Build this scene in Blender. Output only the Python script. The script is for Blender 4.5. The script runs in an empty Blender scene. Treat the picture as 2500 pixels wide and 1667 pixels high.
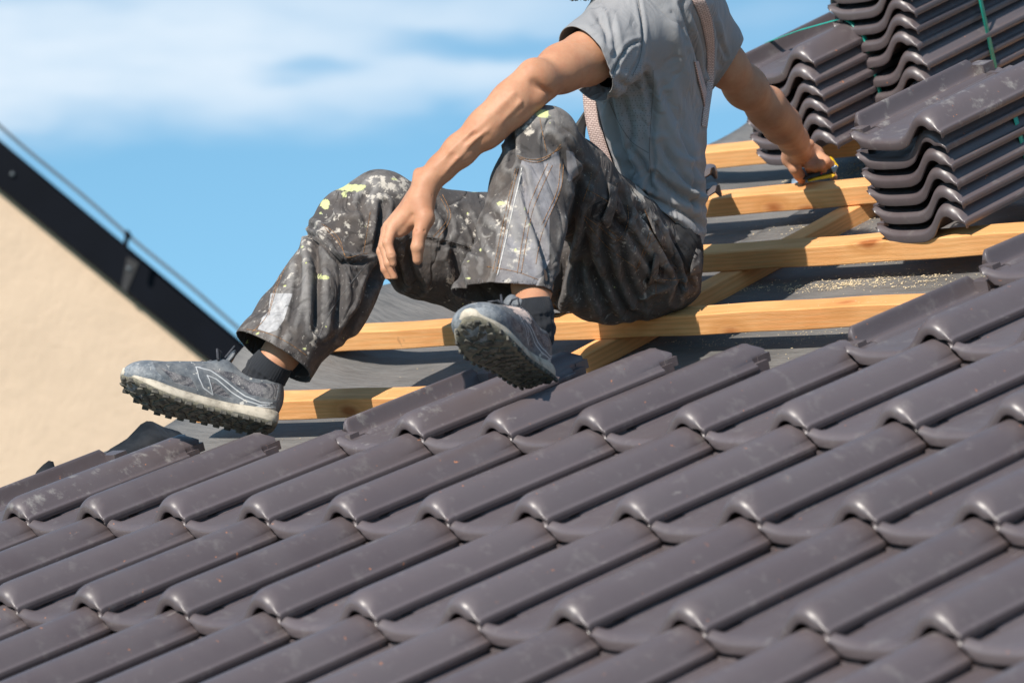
import bpy, math, random
import numpy as np
from mathutils import Vector, Matrix
R=math.radians
rng=np.random.default_rng(7)
random.seed(7)
# ------------------------------------------------------------------ frame of reference
FPX=9500.
CF=np.array([-0.73116032,0.68078885,0.04394457]);CR=np.array([0.68144715,0.73186732,0.]);CU=np.array([0.0321616,-0.0299459,0.99903397])
CAM=np.array([4.26068879,-4.36700747,-0.13230205])
AL=0.39653226                                   # roof pitch
UD=np.array([1.,0,0]);VD=np.array([0,math.cos(AL),math.sin(AL)]);ND=np.array([0,-math.sin(AL),math.cos(AL)])
K=2500/2352.
def roof(u,v,n): return u*UD+v*VD+n*ND
def hit(px,py,n):                               # point of the plane at height n over the tiles, in roof axes
    d=CF*FPX+CR*(px-1250)-CU*(py-833.5)
    t=(n-CAM@ND)/(d@ND); P=CAM+t*d
    return P[0],float(P@VD)
def c2w(v):                                     # body axes (right, up, away) to world
    v=np.asarray(v,float)
    return CAM+v[...,0:1]*CR+v[...,1:2]*CU+v[...,2:3]*CF
def S(px,py,z): return np.array([(px-1250)*z/FPX,-(py-833.5)*z/FPX,z])
def D(x,y,z): return S(x*K,y*K,z)
SUN=np.array([.184,-.756,.625]); SUN/=np.linalg.norm(SUN)

sc=bpy.context.scene; col=sc.collection
# ------------------------------------------------------------------ node helpers
class NM:
    def __init__(s,name):
        s.m=bpy.data.materials.new(name); s.m.use_nodes=True
        s.t=s.m.node_tree; s.b=s.t.nodes['Principled BSDF']
    def n(s,typ,**kw):
        x=s.t.nodes.new(typ)
        for k,v in kw.items():
            if k.startswith('i_'):
                x.inputs[k[2:].replace('_',' ')].default_value=v
            else: setattr(x,k,v)
        return x
    def l(s,a,b): s.t.links.new(a,b)
    def math(s,op,a,b=None,clamp=False):
        x=s.t.nodes.new('ShaderNodeMath'); x.operation=op; x.use_clamp=clamp
        for i,v in enumerate((a,b)):
            if v is None: continue
            if isinstance(v,(int,float)): x.inputs[i].default_value=v
            else: s.l(v,x.inputs[i])
        return x.outputs[0]
    def mix(s,f,a,b):
        x=s.t.nodes.new('ShaderNodeMix'); x.data_type='RGBA'
        for i,v in ((0,f),(6,a),(7,b)):
            if isinstance(v,(int,float)): x.inputs[i].default_value=v
            elif isinstance(v,(tuple,list)): x.inputs[i].default_value=(*v[:3],1)
            else: s.l(v,x.inputs[i])
        return x.outputs[2]
    def ramp(s,v,stops,interp='LINEAR'):
        x=s.t.nodes.new('ShaderNodeValToRGB'); x.color_ramp.interpolation=interp
        e=x.color_ramp.elements
        while len(e)<len(stops): e.new(.5)
        for q,(p,c) in zip(e,stops):
            q.position=p; q.color=(c,c,c,1) if isinstance(c,(int,float)) else (*c,1)
        s.l(v,x.inputs[0]); return x.outputs[0]
    def noise(s,vec,scale,detail=3,rough=.55,dist=0):
        x=s.t.nodes.new('ShaderNodeTexNoise'); x.inputs['Scale'].default_value=scale
        x.inputs['Detail'].default_value=detail; x.inputs['Roughness'].default_value=rough
        x.inputs['Distortion'].default_value=dist
        if vec is not None: s.l(vec,x.inputs['Vector'])
        return x.outputs['Fac']
    def mapping(s,vec,scale=(1,1,1),rot=(0,0,0),loc=(0,0,0)):
        x=s.t.nodes.new('ShaderNodeMapping'); x.inputs['Scale'].default_value=scale
        x.inputs['Rotation'].default_value=rot; x.inputs['Location'].default_value=loc
        s.l(vec,x.inputs['Vector']); return x.outputs[0]
    def obj(s): return s.n('ShaderNodeTexCoord').outputs['Object']
    def attr(s,name):
        x=s.t.nodes.new('ShaderNodeAttribute'); x.attribute_name=name; return x.outputs['Fac']
    def bump(s,h,strength=.5,dist=.002,normal=None):
        x=s.t.nodes.new('ShaderNodeBump'); x.inputs['Strength'].default_value=strength
        x.inputs['Distance'].default_value=dist; s.l(h,x.inputs['Height'])
        if normal is not None: s.l(normal,x.inputs['Normal'])
        return x.outputs[0]
    def set(s,**kw):
        names=dict(col='Base Color',rough='Roughness',normal='Normal',spec='Specular IOR Level',coat='Coat Weight',
                   coatr='Coat Roughness',sheen='Sheen Weight',metal='Metallic',sss='Subsurface Weight')
        for k,v in kw.items():
            i=s.b.inputs[names[k]]
            if isinstance(v,(int,float)): i.default_value=v
            elif isinstance(v,tuple): i.default_value=(*v[:3],1)
            else: s.l(v,i)
        return s.m
def plain(name,c,rough=.6,var=.15,scale=20,**kw):
    m=NM(name); o=m.obj(); f=m.noise(o,scale,4)
    a=tuple(x*(1-var) for x in c); b=tuple(min(1,x*(1+var)) for x in c)
    return m.set(col=m.mix(m.ramp(f,[(.35,0.),(.65,1.)]),a,b),rough=rough,**kw)
# ------------------------------------------------------------------ object helpers
def tag(o,label=None,cat=None,group=None,kind=None):
    if label: o['label']=label
    if cat: o['category']=cat
    if group: o['group']=group
    if kind: o['kind']=kind
    return o
def mesh(name,verts,faces,mat,parent=None,smooth=True,data=None):
    me=data
    if me is None:
        me=bpy.data.meshes.new(name)
        v=np.asarray(verts,float)
        if parent is not None: v=v-np.array(parent.location)
        me.from_pydata(v.tolist(),[],[list(map(int,f)) for f in faces] if not isinstance(faces,np.ndarray) else faces.tolist())
        me.materials.append(mat)
        if smooth: me.shade_smooth()
        me.update()
    o=bpy.data.objects.new(name,me); col.objects.link(o)
    if parent is not None: o.parent=parent
    return o
def empty(name,loc):
    o=bpy.data.objects.new(name,None); o.location=tuple(loc); o.empty_display_size=.1; col.objects.link(o); return o
class MB:
    def __init__(s): s.v=[];s.f=[]
    def add(s,v,f):
        b=len(s.v); s.v.extend([tuple(x) for x in v]); s.f.extend([[i+b for i in q] for q in f]); return s
    def box(s,o,a,b,c):                          # corner and three edge vectors
        o,a,b,c=[np.asarray(x,float) for x in (o,a,b,c)]
        v=[o,o+a,o+a+b,o+b,o+c,o+a+c,o+a+b+c,o+b+c]
        return s.add(v,[(0,3,2,1),(4,5,6,7),(0,1,5,4),(1,2,6,5),(2,3,7,6),(3,0,4,7)])
    def tube(s,pts,r,n=8,cap=True):
        pts=[np.asarray(p,float) for p in pts]; rs=r if hasattr(r,'__len__') else [r]*len(pts)
        up=np.array([.123,.2,1.]); rings=[]
        for i,p in enumerate(pts):
            t=pts[min(i+1,len(pts)-1)]-pts[max(i-1,0)]; t=t/(np.linalg.norm(t)+1e-12)
            a=np.cross(t,up); a/=np.linalg.norm(a)+1e-12; b=np.cross(t,a)
            rings.append([p+rs[i]*(math.cos(q)*a+math.sin(q)*b) for q in np.arange(n)*2*math.pi/n])
        v=[x for q in rings for x in q]; f=[]
        for i in range(len(pts)-1):
            for j in range(n):
                k=(j+1)%n; f.append((i*n+j,i*n+k,(i+1)*n+k,(i+1)*n+j))
        if cap: f.append(tuple(range(n-1,-1,-1))); f.append(tuple(range((len(pts)-1)*n,len(pts)*n)))
        return s.add(v,f)
    def build(s,name,mat,parent=None,smooth=False,bevel=0):
        o=mesh(name,s.v,s.f,mat,parent,smooth)
        if bevel:
            b=o.modifiers.new('b','BEVEL'); b.width=bevel; b.segments=2; b.limit_method='ANGLE'
        return o
def catmull(P,n):
    P=np.asarray(P,float); out=[]
    for i in range(len(P)-1):
        p0=P[max(i-1,0)];p1=P[i];p2=P[i+1];p3=P[min(i+2,len(P)-1)]
        for t in np.arange(n)/n:
            out.append(.5*((2*p1)+(-p0+p2)*t+(2*p0-5*p1+4*p2-p3)*t*t+(-p0+3*p1-3*p2+p3)*t**3))
    out.append(P[-1]); return np.array(out)

# ------------------------------------------------------------------ materials of the roof
def tile_material(name,dust):
    m=NM(name); o=m.obj()
    inf=m.n('ShaderNodeObjectInfo'); rnd=inf.outputs['Random']
    off=m.n('ShaderNodeVectorMath',operation='ADD'); m.l(o,off.inputs[0])
    cmb=m.n('ShaderNodeCombineXYZ'); r10=m.math('MULTIPLY',rnd,37.); m.l(r10,cmb.inputs[0]); m.l(r10,cmb.inputs[2]); m.l(cmb.outputs[0],off.inputs[1])
    v=off.outputs[0]
    c=m.mix(rnd,(.082,.064,.067),(.108,.087,.092))
    c=m.mix(m.ramp(m.noise(v,9,4),[(.35,0.),(.7,.55)]),c,(.108,.091,.094))
    # scuffs and dust
    d1=m.ramp(m.noise(v,26,6,.7),[(.56,0.),(.72,.7 if dust else .22)])
    c=m.mix(d1,c,(.30,.28,.26))
    d2=m.ramp(m.noise(m.mapping(v,(1,.25,1)),60,3,.6,.6),[(.71,0.),(.76,.4)])
    c=m.mix(d2,c,(.34,.31,.29))
    # fine pale specks
    d4=m.ramp(m.noise(v,330,2,.5),[(.76,0.),(.80,.5)])
    c=m.mix(d4,c,(.42,.40,.38))
    # terracotta chips, mainly on the rims
    ch=m.ramp(m.noise(v,75,3,.6),[(.722,0.),(.735,1.)])
    c=m.mix(ch,c,(.42,.17,.085))
    vor=m.n('ShaderNodeTexNoise'); vor.inputs['Scale'].default_value=900; m.l(v,vor.inputs['Vector'])
    rough=m.ramp(m.noise(v,40,5,.6),[(.3,.32),(.7,.46)])
    nb=m.bump(vor.outputs['Fac'],.10,.0006)
    nb=m.bump(m.noise(v,28,3),.16,.004,nb)
    return m.set(col=c,rough=rough,normal=nb,spec=.65)
M_TILE=tile_material('glazed_tile',False); M_TILED=tile_material('dusty_tile',True)
def wood_material():
    m=NM('raw_spruce'); o=m.obj()
    inf=m.n('ShaderNodeObjectInfo'); rnd=inf.outputs['Random']
    off=m.n('ShaderNodeVectorMath',operation='ADD'); m.l(o,off.inputs[0])
    cmb=m.n('ShaderNodeCombineXYZ'); r10=m.math('MULTIPLY',rnd,13.); m.l(r10,cmb.inputs[0]); m.l(r10,cmb.inputs[1]); m.l(cmb.outputs[0],off.inputs[1]); v=off.outputs[0]
    w=m.n('ShaderNodeTexWave',wave_type='BANDS',bands_direction='Z'); w.inputs['Scale'].default_value=34; w.inputs['Distortion'].default_value=7
    w.inputs['Detail'].default_value=3; w.inputs['Detail Scale'].default_value=1.2; m.l(m.mapping(v,(.12,1,1)),w.inputs['Vector'])
    g=m.noise(m.mapping(v,(3,90,90)),4,4,.6)
    c=m.mix(m.ramp(m.noise(v,5,3),[(.3,0.),(.7,1.)]),(.70,.300,.105),(.82,.430,.175))
    c=m.mix(m.math('MULTIPLY',w.outputs['Fac'],.45),c,(.50,.24,.075))
    c=m.mix(m.ramp(g,[(.45,0.),(.75,.35)]),c,(.78,.54,.29))
    # knots
    vo=m.n('ShaderNodeTexVoronoi',feature='F1'); vo.inputs['Scale'].default_value=4.2; m.l(m.mapping(v,(1,2.2,2.2)),vo.inputs['Vector'])
    nd=m.math('ADD',vo.outputs['Distance'],m.math('MULTIPLY',m.noise(v,60,2),.03))
    kn=m.ramp(nd,[(.08,1.),(.12,.6),(.18,0.)])
    c=m.mix(kn,c,(.36,.12,.035))
    kr=m.ramp(nd,[(.14,0.),(.19,.7),(.30,0.)]); c=m.mix(kr,c,(.56,.25,.08))
    fib=m.noise(m.mapping(v,(12,160,160)),5,3,.7)
    # dark pencil and saw smudges
    sm=m.ramp(m.noise(m.mapping(v,(1,.6,.6)),16,4,.7,.5),[(.69,0.),(.74,.45)]); c=m.mix(sm,c,(.22,.12,.07))
    nb=m.bump(fib,.5,.0012); nb=m.bump(m.noise(v,220,3),.25,.0008,nb)
    return m.set(col=c,rough=.72,normal=nb,spec=.25)
M_WOOD=wood_material()
def membrane_material():
    m=NM('roofing_membrane'); o=m.obj()
    w=m.n('ShaderNodeTexWave',wave_type='BANDS',bands_direction='Y'); w.inputs['Scale'].default_value=78; w.inputs['Distortion'].default_value=1.2; w.inputs['Detail'].default_value=2
    m.l(o,w.inputs['Vector'])
    c=m.mix(m.ramp(m.noise(o,5,5,.65),[(.35,0.),(.7,1.)]),(.120,.116,.112),(.180,.172,.164))
    c=m.mix(m.ramp(m.noise(o,420,2),[(.66,0.),(.74,.6)]),c,(.24,.225,.19))
    nb=m.bump(w.outputs['Fac'],.55,.0015); nb=m.bump(m.noise(m.mapping(o,(2.2,9,1)),3,3,.6),.6,.02,nb)
    return m.set(col=c,rough=.62,normal=nb,spec=.35)
M_MEMB=membrane_material()

# ------------------------------------------------------------------ roof tile
PROF=catmull([(0.0,-.0030),(.012,-.0072),(.030,-.0130),(.050,-.0158),(.080,-.0166),(.108,-.0162),(.120,-.0134),(.1305,-.0066),(.140,.0028),
              (.150,.0140),(.160,.0243),(.170,.0312),(.181,.0342),(.193,.0330),(.2035,.0280),(.2125,.0198),(.2198,.0105),(.2245,.0040),(.2272,.0022),(.2300,.0005),(.2305,-.0030),(.2303,-.0065)],3)
BODYY=[.420,.405,.392,.380,.376,.30,.2,.11,.06,.036]
NL=len(BODYY)+8+4+5
def tile_mesh(name,mat):
    d=np.gradient(PROF,axis=0); d/=np.linalg.norm(d,axis=1)[:,None]
    N=np.stack([-d[:,1],d[:,0]],1)
    for _ in range(3): N[1:-1]=(N[:-2]+N[1:-1]*2+N[2:])/4
    N/=np.linalg.norm(N,axis=1)[:,None]
    for i in range(len(PROF)):
        if PROF[i,0]>.2225: N[i]=(.55,.835)
    M=len(PROF); V=[]; LOOPS=range(NL)
    for i in range(M):
        U0=PROF[i,0]
        ro=min(1,max(0,(U0-.112)/.035)); ro=ro*ro*(3-2*ro)            # 0 on the pan, 1 on the roll
        Lf=.018+.013*ro; Df=.0095+.0065*ro
        h=.0228*min(1,(.10+U0/.032)) if U0<.11 else .0228+.0030*ro
        th=.0125
        e=min(1,max(0,(U0-.206)/.020)); e=e*e*(3-2*e); h+=(.0090-h)*e; Df+=(.003-Df)*e; th+=(.0070-th)*e; Lf+=(.014-Lf)*e
        st=[(y,0.) for y in BODYY]
        for q in np.linspace(12,90,8): a_=math.radians(q); st.append((Lf*(1-math.sin(a_)),Df*(1-math.cos(a_))))
        st+=[(0.,max(Df,h-.004)),(.0012,max(Df,h-.0012)),(.0040,h),(.0065,max(th,h-.001))]
        st+=[(.012,th),(.05,th),(.376,th),(.380,th),(.420,th)]
        for j,(y,off) in enumerate(st):
            o=min(off,max(h,th)) if j<len(BODYY)+12 else off
            if U0<.02 and j<len(BODYY)+12: o=min(o,h)
            Nn=N[i]
            if ro>0 and len(BODYY)<=j<len(BODYY)+12:
                Nn=N[i]*(1-.6*ro)+np.array([0,.6*ro]); Nn=Nn/np.linalg.norm(Nn)
            p=PROF[i]-Nn*o; u,z=p
            yy=y
            z-=.003*ro*(y/.42)                                        # the roll tapers towards the head
            if y>=.380:
                u=min(u,.2165)
                if U0>.13: z+=.004*math.sin((y-.380)/.04*math.pi)*(off<.01)
                if U0>.14: yy=y-.012*abs(math.sin((U0-.14)*90))*(y>.40)
            if y>.013 and u<.028: z-=.0135*min(1,(1-max(0,u)/.028)*2.6)*min(1,(y-.013)/.018)
            if y>=.392: z-=.004*ro
            V.append((u,yy,z))
    V=np.array(V); k=NL; F=[]
    for i in range(M-1):
        for j in range(k):
            j2=(j+1)%k; F.append((i*k+j,(i+1)*k+j,(i+1)*k+j2,i*k+j2))
    F.append(tuple(range(k))); F.append(tuple((M-1)*k+j for j in range(k-1,-1,-1)))
    b=MB(); b.add(V,F)
    # side interlock ribs, they start behind the front edge
    RP=catmull([(.014,-.022),(.0075,-.0165),(.002,-.0130),(-.004,-.0135),(-.010,-.0160),(-.019,-.0155),(-.0245,-.002),(-.029,.0125),(-.034,.0140),(-.038,.0110),(-.040,-.004),(-.040,-.020)],3)
    st=[(.052,.55),(.056,.85),(.064,1.),(.2,1.),(.372,1.),(.380,.75)]
    W=[];q=len(RP)
    for y,s in st:
        for u,z in RP: W.append((u if s==1 else u*.93,y+(.02 if u>-.006 else 0)*(y<.1),-.020+(z+.020)*s))
    G=[]
    for i in range(len(st)-1):
        for j in range(q-1): G.append((i*q+j,i*q+j+1,(i+1)*q+j+1,(i+1)*q+j))
    G.append(tuple(range(q-1,-1,-1))); G.append(tuple((len(st)-1)*q+j for j in range(q)))
    for i in range(len(st)-1): G.append((i*q,(i+1)*q,(i+1)*q+q-1,i*q+q-1))
    b.add(W,G)
    # front nib of the interlock
    b.box((-.030,.034,-.021),(.030,0,0),(0,.022,0),(0,0,.013))
    # cross ribs at the head and hanging lugs below
    for y0,h in ((.388,.0025),(.405,.0035)):
        pr=[(u,z) for u,z in PROF[9:-12:3] if u<.125]; W=[]
        for u,z in pr:
            for dy,dz in ((0,-.002),(.002,h),(.006,h),(.008,-.002)): W.append((u,y0+dy,z+dz))
        G=[]
        for i in range(len(pr)-1):
            for j in range(3): G.append((i*4+j,(i+1)*4+j,(i+1)*4+j+1,i*4+j+1))
        b.add(W,G)
    b.box((-.036,.376,-.026),(.040,0,0),(0,.030,0),(0,0,.028))
    b.box((.012,.372,-.024),(.035,0,0),(0,.012,0),(0,0,.012))
    for u0 in (.045,.095): b.box((u0,.396,-.048),(.024,0,0),(0,.014,0),(0,0,.022))
    # stepped tab on the right of the head
    b.box((.188,.392,-.006),(.030,0,0),(0,.030,0),(0,0,.016))
    b.box((.196,.378,-.012),(.016,0,0),(0,.016,0),(0,0,.022))
    me=bpy.data.meshes.new(name); me.from_pydata(b.v,[],b.f); me.materials.append(mat)
    me.validate(); me.update()
    import bmesh
    bm=bmesh.new(); bm.from_mesh(me); bmesh.ops.recalc_face_normals(bm,faces=bm.faces); bm.to_mesh(me); bm.free()
    me.shade_smooth()
    try: me.set_sharp_from_angle(angle=R(42))
    except Exception: pass
    return me
ME_T=tile_mesh('roof_tile_mesh',M_TILE); ME_D=tile_mesh('dusty_tile_mesh',M_TILED)
ORD=['leftmost','second','third','fourth','fifth','sixth','seventh','eighth','ninth','tenth','eleventh','twelfth','thirteenth']
def place_tile(u,v,n,label,group,tilt=.085,rz=0,ry=0,data=None):
    o=bpy.data.objects.new('clay_tile',data or ME_T); col.objects.link(o)
    Mx=Matrix.Rotation(AL-tilt,4,'X')@Matrix.Rotation(rz,4,'Z')@Matrix.Rotation(ry,4,'Y')
    Mx.translation=Vector(roof(u,v,n)); o.matrix_world=Mx
    return tag(o,label,'tile',group)
W_=.22; G_=.3665
COURSES={-1:range(4,6),0:range(4,8),1:range(0,8),2:range(-3,9),3:range(-3,10),4:range(-1,11)}
cn={-1:'the uppermost laid course',0:'the second laid course from the top',1:'the third laid course, beside the near shoe',
    2:'the course below the far shoe',3:'the course second from the bottom',4:'the lowest course in the photo'}
seenc={-1:(4,4),0:(4,5),1:(0,6),2:(-3,8),3:(-3,9),4:(-1,10)}
for r,cs in COURSES.items():
    lo,hi=seenc[r]; tot=hi-lo+1
    for c in cs:
        if c<lo or c>hi:
            continue
        k=c-lo
        if tot==1: lb='brown roof tile, only one in '+cn[r]
        elif tot==2: lb='brown roof tile, %s one in %s'%(('left','right')[k],cn[r])
        elif k==0: lb='brown roof tile, leftmost in '+cn[r]
        elif k==tot-1: lb='brown roof tile, rightmost in '+cn[r]
        else: lb='brown roof tile, %s from left in %s'%(ORD[k],cn[r])
        j=rng.normal(0,1,4)
        place_tile((c-4)*W_+j[0]*.0008,(1-r)*G_+.000+j[1]*.0012,j[2]*.0006,lb,'tiles laid on the roof',rz=j[3]*.0035,
                   data=ME_D if (r,c) in ((2,-3),(1,0)) else ME_T)
# ------------------------------------------------------------------ stacks of tiles
spots={}
def stack(px,py,n0,count,step,where,group,tops=None,rz=0.,shift=None):
    u,v=hit(px,py,n0)
    for k in range(count):
        j=rng.normal(0,1,3)
        su,sv,sn=(0,0,0) if shift is None else shift(k)
        dust=None; rr=rz+j[2]*.006; ry=0; 
        if tops and k==count-1: dust=ME_D; rr+=tops[0]; su+=tops[1]; sv+=tops[2]; sn+=tops[3]; ry=tops[4]
        if k==0: pos='lowest tile'
        elif k==count-1: pos='top tile'
        elif k==1: pos='second tile from below'
        else: pos='%s tile from below'%ORD[k]
        place_tile(u+su+j[0]*.0015,v+sv+j[1]*.002,n0+k*step+sn,'brown roof tile, '+pos+' '+where,group,tilt=0,rz=rr,ry=ry,data=dust)
    return u,v
ua,va=stack(2136,549,-.028,6,.0356,'in the near stack at the right edge','tiles in the near stack',rz=R(-3.5),tops=(R(-1),.010,-.016,.009,R(3.)),shift=lambda k:(0,0,0))
def sb(k): return (.004*k if k<5 else .004*k-.004, -.003*k, 0 if k<4 else .007)
ub,vb=stack(2083,296,-.028,10,.0352,'in the tall strapped stack at the top right','tiles in the tall stack',shift=lambda k:(.0035*k if k<4 else .0035*k-.012 if k==4 else .0035*k-.006,0,0 if k<4 else .008))
def hitv(px,py,v):
    d=CF*FPX+CR*(px-1250)-CU*(py-833.5); t=(v-CAM@VD)/(d@VD); P=CAM+t*d; return P[0],float(P@ND)
uc,vc=hit(2032,350,-.028); uc-=.22

for k in range(6):
    lab='brown roof tile, '+(['lowest','second from below','third from below','fourth from below','fifth from below','topmost'][k])+' in the stack behind the roofer\'s outstretched arm'
    place_tile(uc+rng.normal()*.002,vc+rng.normal()*.002,-.028+k*.0352,lab,'tiles in the far stack',tilt=0,rz=rng.normal()*.006)
# two broken tile pieces behind the back
import bmesh
bm=bmesh.new(); bm.from_mesh(ME_T)
for co_,no_ in (((.105,0,0),(1,0,0)),((0,.15,0),(0,1,0))):
    g=list(bm.verts)+list(bm.edges)+list(bm.faces); bmesh.ops.bisect_plane(bm,geom=g,plane_co=co_,plane_no=no_,clear_outer=True)
ME_P=bpy.data.meshes.new('tile_piece_mesh'); bm.to_mesh(ME_P); bm.free(); ME_P.materials.append(M_TILE); ME_P.shade_smooth()
for k,(px,py,ang,lb) in enumerate([(1755,445,R(136),'lower of two broken ends showing behind the roofer\'s back'),(1742,402,R(133),'upper of two broken ends showing behind the roofer\'s back')]):
    u,v=hit(px,py,.0+.036*k); place_tile(u,v,.0+.036*k,'brown clay tile piece, '+lb,'tile pieces behind the back',tilt=0,rz=ang,data=ME_P)

# ------------------------------------------------------------------ battens
def bx(u0,u1,v0,v1,n0,n1,name,label,cat,group,seed=0,skew=0,bow=0):
    root=roof(u0,v0,n0); nx=max(2,int((u1-u0)/.04)); V=[];F=[]
    rg=np.random.default_rng(seed); ph=rg.random(3)*6
    for i in range(nx+1):
        t=i/nx; u=u0+(u1-u0)*t
        wob=lambda a,b:.0009*math.sin(u*7+ph[0]+a)+.0006*math.sin(u*23+ph[1]+b)
        c=.0022
        sec=[(v0+c,n0),(v1-c,n0),(v1,n0+c),(v1,n1-c),(v1-c,n1),(v0+c,n1),(v0,n1-c),(v0,n0+c)]
        for a,(v,n) in enumerate(sec): V.append((u-u0,v-v0+skew*t+wob(0,1)+bow*math.sin(t*3.14),n-n0+wob(2+(n>(n0+n1)/2),0)))
    for i in range(nx):
        for j in range(8):
            k=(j+1)%8; F.append((i*8+j,i*8+k,(i+1)*8+k,(i+1)*8+j))
    F.append(tuple(range(7,-1,-1))[::1]); F.append(tuple(nx*8+j for j in range(8)))
    me=bpy.data.meshes.new(name); me.from_pydata(V,[],F); me.materials.append(M_WOOD); me.update()
    import bmesh
    bm=bmesh.new(); bm.from_mesh(me); bmesh.ops.recalc_face_normals(bm,faces=bm.faces); bm.to_mesh(me); bm.free()
    o=bpy.data.objects.new(name,me); col.objects.link(o)
    Mx=Matrix.Rotation(AL,4,'X'); Mx.translation=Vector(root); o.matrix_world=Mx
    return tag(o,label,cat,group)
gB='battens nailed across the roof'
UE=2.6
bx(-1.72,UE,.350,.408,-.100,-.060,'batten','raw wooden batten behind the heel of the far shoe, lowest one in sight','batten',gB,1)
bx(-1.80,UE,.735,.787,-.100,-.060,'batten','raw wooden batten the roofer sits on, above the laid tiles','batten',gB,2)
bx(-1.75,UE,1.100,1.158,-.100,-.060,'batten','knotty raw wooden batten carrying the near tile stack','batten',gB,3)
bx(-1.70,UE,1.475,1.533,-.100,-.060,'batten','raw wooden batten the roofer measures, under his outstretched hand','batten',gB,4)
bx(-1.72,UE,1.835,1.897,-.100,-.060,'batten','raw wooden batten under the far stacks, highest one in sight','batten',gB,5)
for k,v in enumerate((-.02,-.385,-.75,-1.12,-1.48)):
    bx(-1.56,UE,v-.012,v+.04,-.100,-.062,'batten','raw wooden batten hidden under the laid tiles','batten',gB,9+k)
def counter(uc,label,seed):
    o=bx(0,4.6,-.028,.028,-.1375,-.1005,'counter_batten',label,'batten','battens running up the slope',seed)
    Mx=Matrix.Rotation(AL,4,'X')@Matrix.Rotation(math.pi/2,4,'Z'); Mx.translation=Vector(roof(uc+.028,-1.7,-.1375)); o.matrix_world=Mx
    return o
uc0=-.945
counter(uc0,'raw wooden counter batten running up the slope below the cross battens, beside the roofer',21)
counter(.45,'raw wooden counter batten hidden below the tiles at the right',22)
# ------------------------------------------------------------------ roofing membrane with a lifted left edge, a lap seam and rafters of the house
def sheet(u0,u1,v0,v1,nu,nv,fn,mat,name,label,th=.0015):
    V=[];F=[]
    for j in range(nv+1):
        for i in range(nu+1):
            u=u0+(u1-u0)*(i/nu); v=v0+(v1-v0)*j/nv
            a,b,c=fn(u,v); V.append((a,b,c))
    for j in range(nv):
        for i in range(nu):
            q=j*(nu+1)+i; F.append((q,q+1,q+nu+2,q+nu+1))
    me=bpy.data.meshes.new(name); me.from_pydata(V,[],F); me.materials.append(mat); me.shade_smooth(); me.update()
    o=bpy.data.objects.new(name,me); col.objects.link(o); o.matrix_world=Matrix.Rotation(AL,4,'X')
    s=o.modifiers.new('s','SOLIDIFY'); s.thickness=th; s.offset=-1
    return tag(o,label,'roofing membrane')
def memb(u,v):
    n=-.1385
    for cu in (uc0,.45): n+=.0*math.exp(-((u-cu)/.05)**2)
    d=abs(u-uc0); n-=.004*math.sin(min(1,d/.5)*math.pi*.5)**2
    n+=.0012*math.sin(u*5+v*3)+.0015*math.sin(v*21+u*2.3)*math.exp(-((v*3)%1.1))
    e=max(0,(-1.56-u)/.34)                       # the free edge lifts
    n+=e*e*(.10*math.exp(-((v-.86)/.30)**2)+.02+.012*math.sin(v*11))+e*e*.02*max(0,v-1.2)
    if u<-1.45 and v<.33: n-=0
    return (u,v,n)
sheet(-1.90,3.2,.12,3.6,110,90,memb,M_MEMB,'roofing_membrane','dark grey ribbed roofing membrane between the battens, its left edge lifted behind the hand')
sheet(-1.62,3.2,-1.9,.24,90,40,lambda u,v:(u,v,-.1415-.008*math.sin(min(1,abs(u-uc0)/.5)*1.57)**2-.006),M_MEMB,'roofing_membrane','lower roofing membrane sheet covered by the laid tiles')
# overlapping strip, its edge makes the thin seam below the third batten
sheet(-1.2,3.2,.985,1.9,90,30,lambda u,v:(u,v,memb(u,v)[2]+.0045+.004*max(0,1-(v-.985)/.05)),M_MEMB,'roofing_membrane','roofing membrane lap whose edge makes a seam under the knotty batten')
# torn flaps at the left verge
M_MEMD=plain('dark_foil',(.020,.020,.021),.6,.4,25,spec=.15)
def flap(pts,name,label):
    n=len(pts)//2; V=[roof(*p) for p in pts]; F=[(i,i+1,n+i+1,n+i) for i in range(n-1)]
    o=mesh(name,V,F,M_MEMD,None,True); s=o.modifiers.new('ss','SUBSURF'); s.levels=s.render_levels=1
    t=o.modifiers.new('s','SOLIDIFY'); t.thickness=.0018
    return tag(o,label,'roofing membrane')
def hv(px,py,u):                                 # point with given u under a sight line, in roof axes
    d=CF*FPX+CR*(px-1250)-CU*(py-833.5); t=(u-CAM[0])/d[0]; P=CAM+t*d; return (u,float(P@VD),float(P@ND))
fl=[hv(45,1205,-1.66),hv(165,1166,-1.67),hv(235,1135,-1.69),hv(268,1092,-1.68),hv(312,1078,-1.72),hv(345,1030,-1.74),hv(372,1026,-1.71),hv(398,1048,-1.74),hv(440,1050,-1.70)]
fb=[hv(45,1225,-1.60),hv(165,1185,-1.60),hv(235,1160,-1.60),hv(280,1140,-1.60),hv(330,1128,-1.60),hv(365,1118,-1.60),hv(395,1110,-1.60),hv(430,1100,-1.60),hv(470,1085,-1.60)]
flap(fl+fb,'membrane_flap','torn dark membrane flap curling up below the toe of the far shoe')
t1=[hv(72,1168,-1.70),hv(105,1135,-1.72),hv(134,1112,-1.73)]; t2=[hv(90,1205,-1.64),hv(125,1200,-1.64),hv(142,1190,-1.64)]
flap(t1+t2,'membrane_scrap','small pointed dark membrane scrap standing up at the left roof edge')
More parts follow.
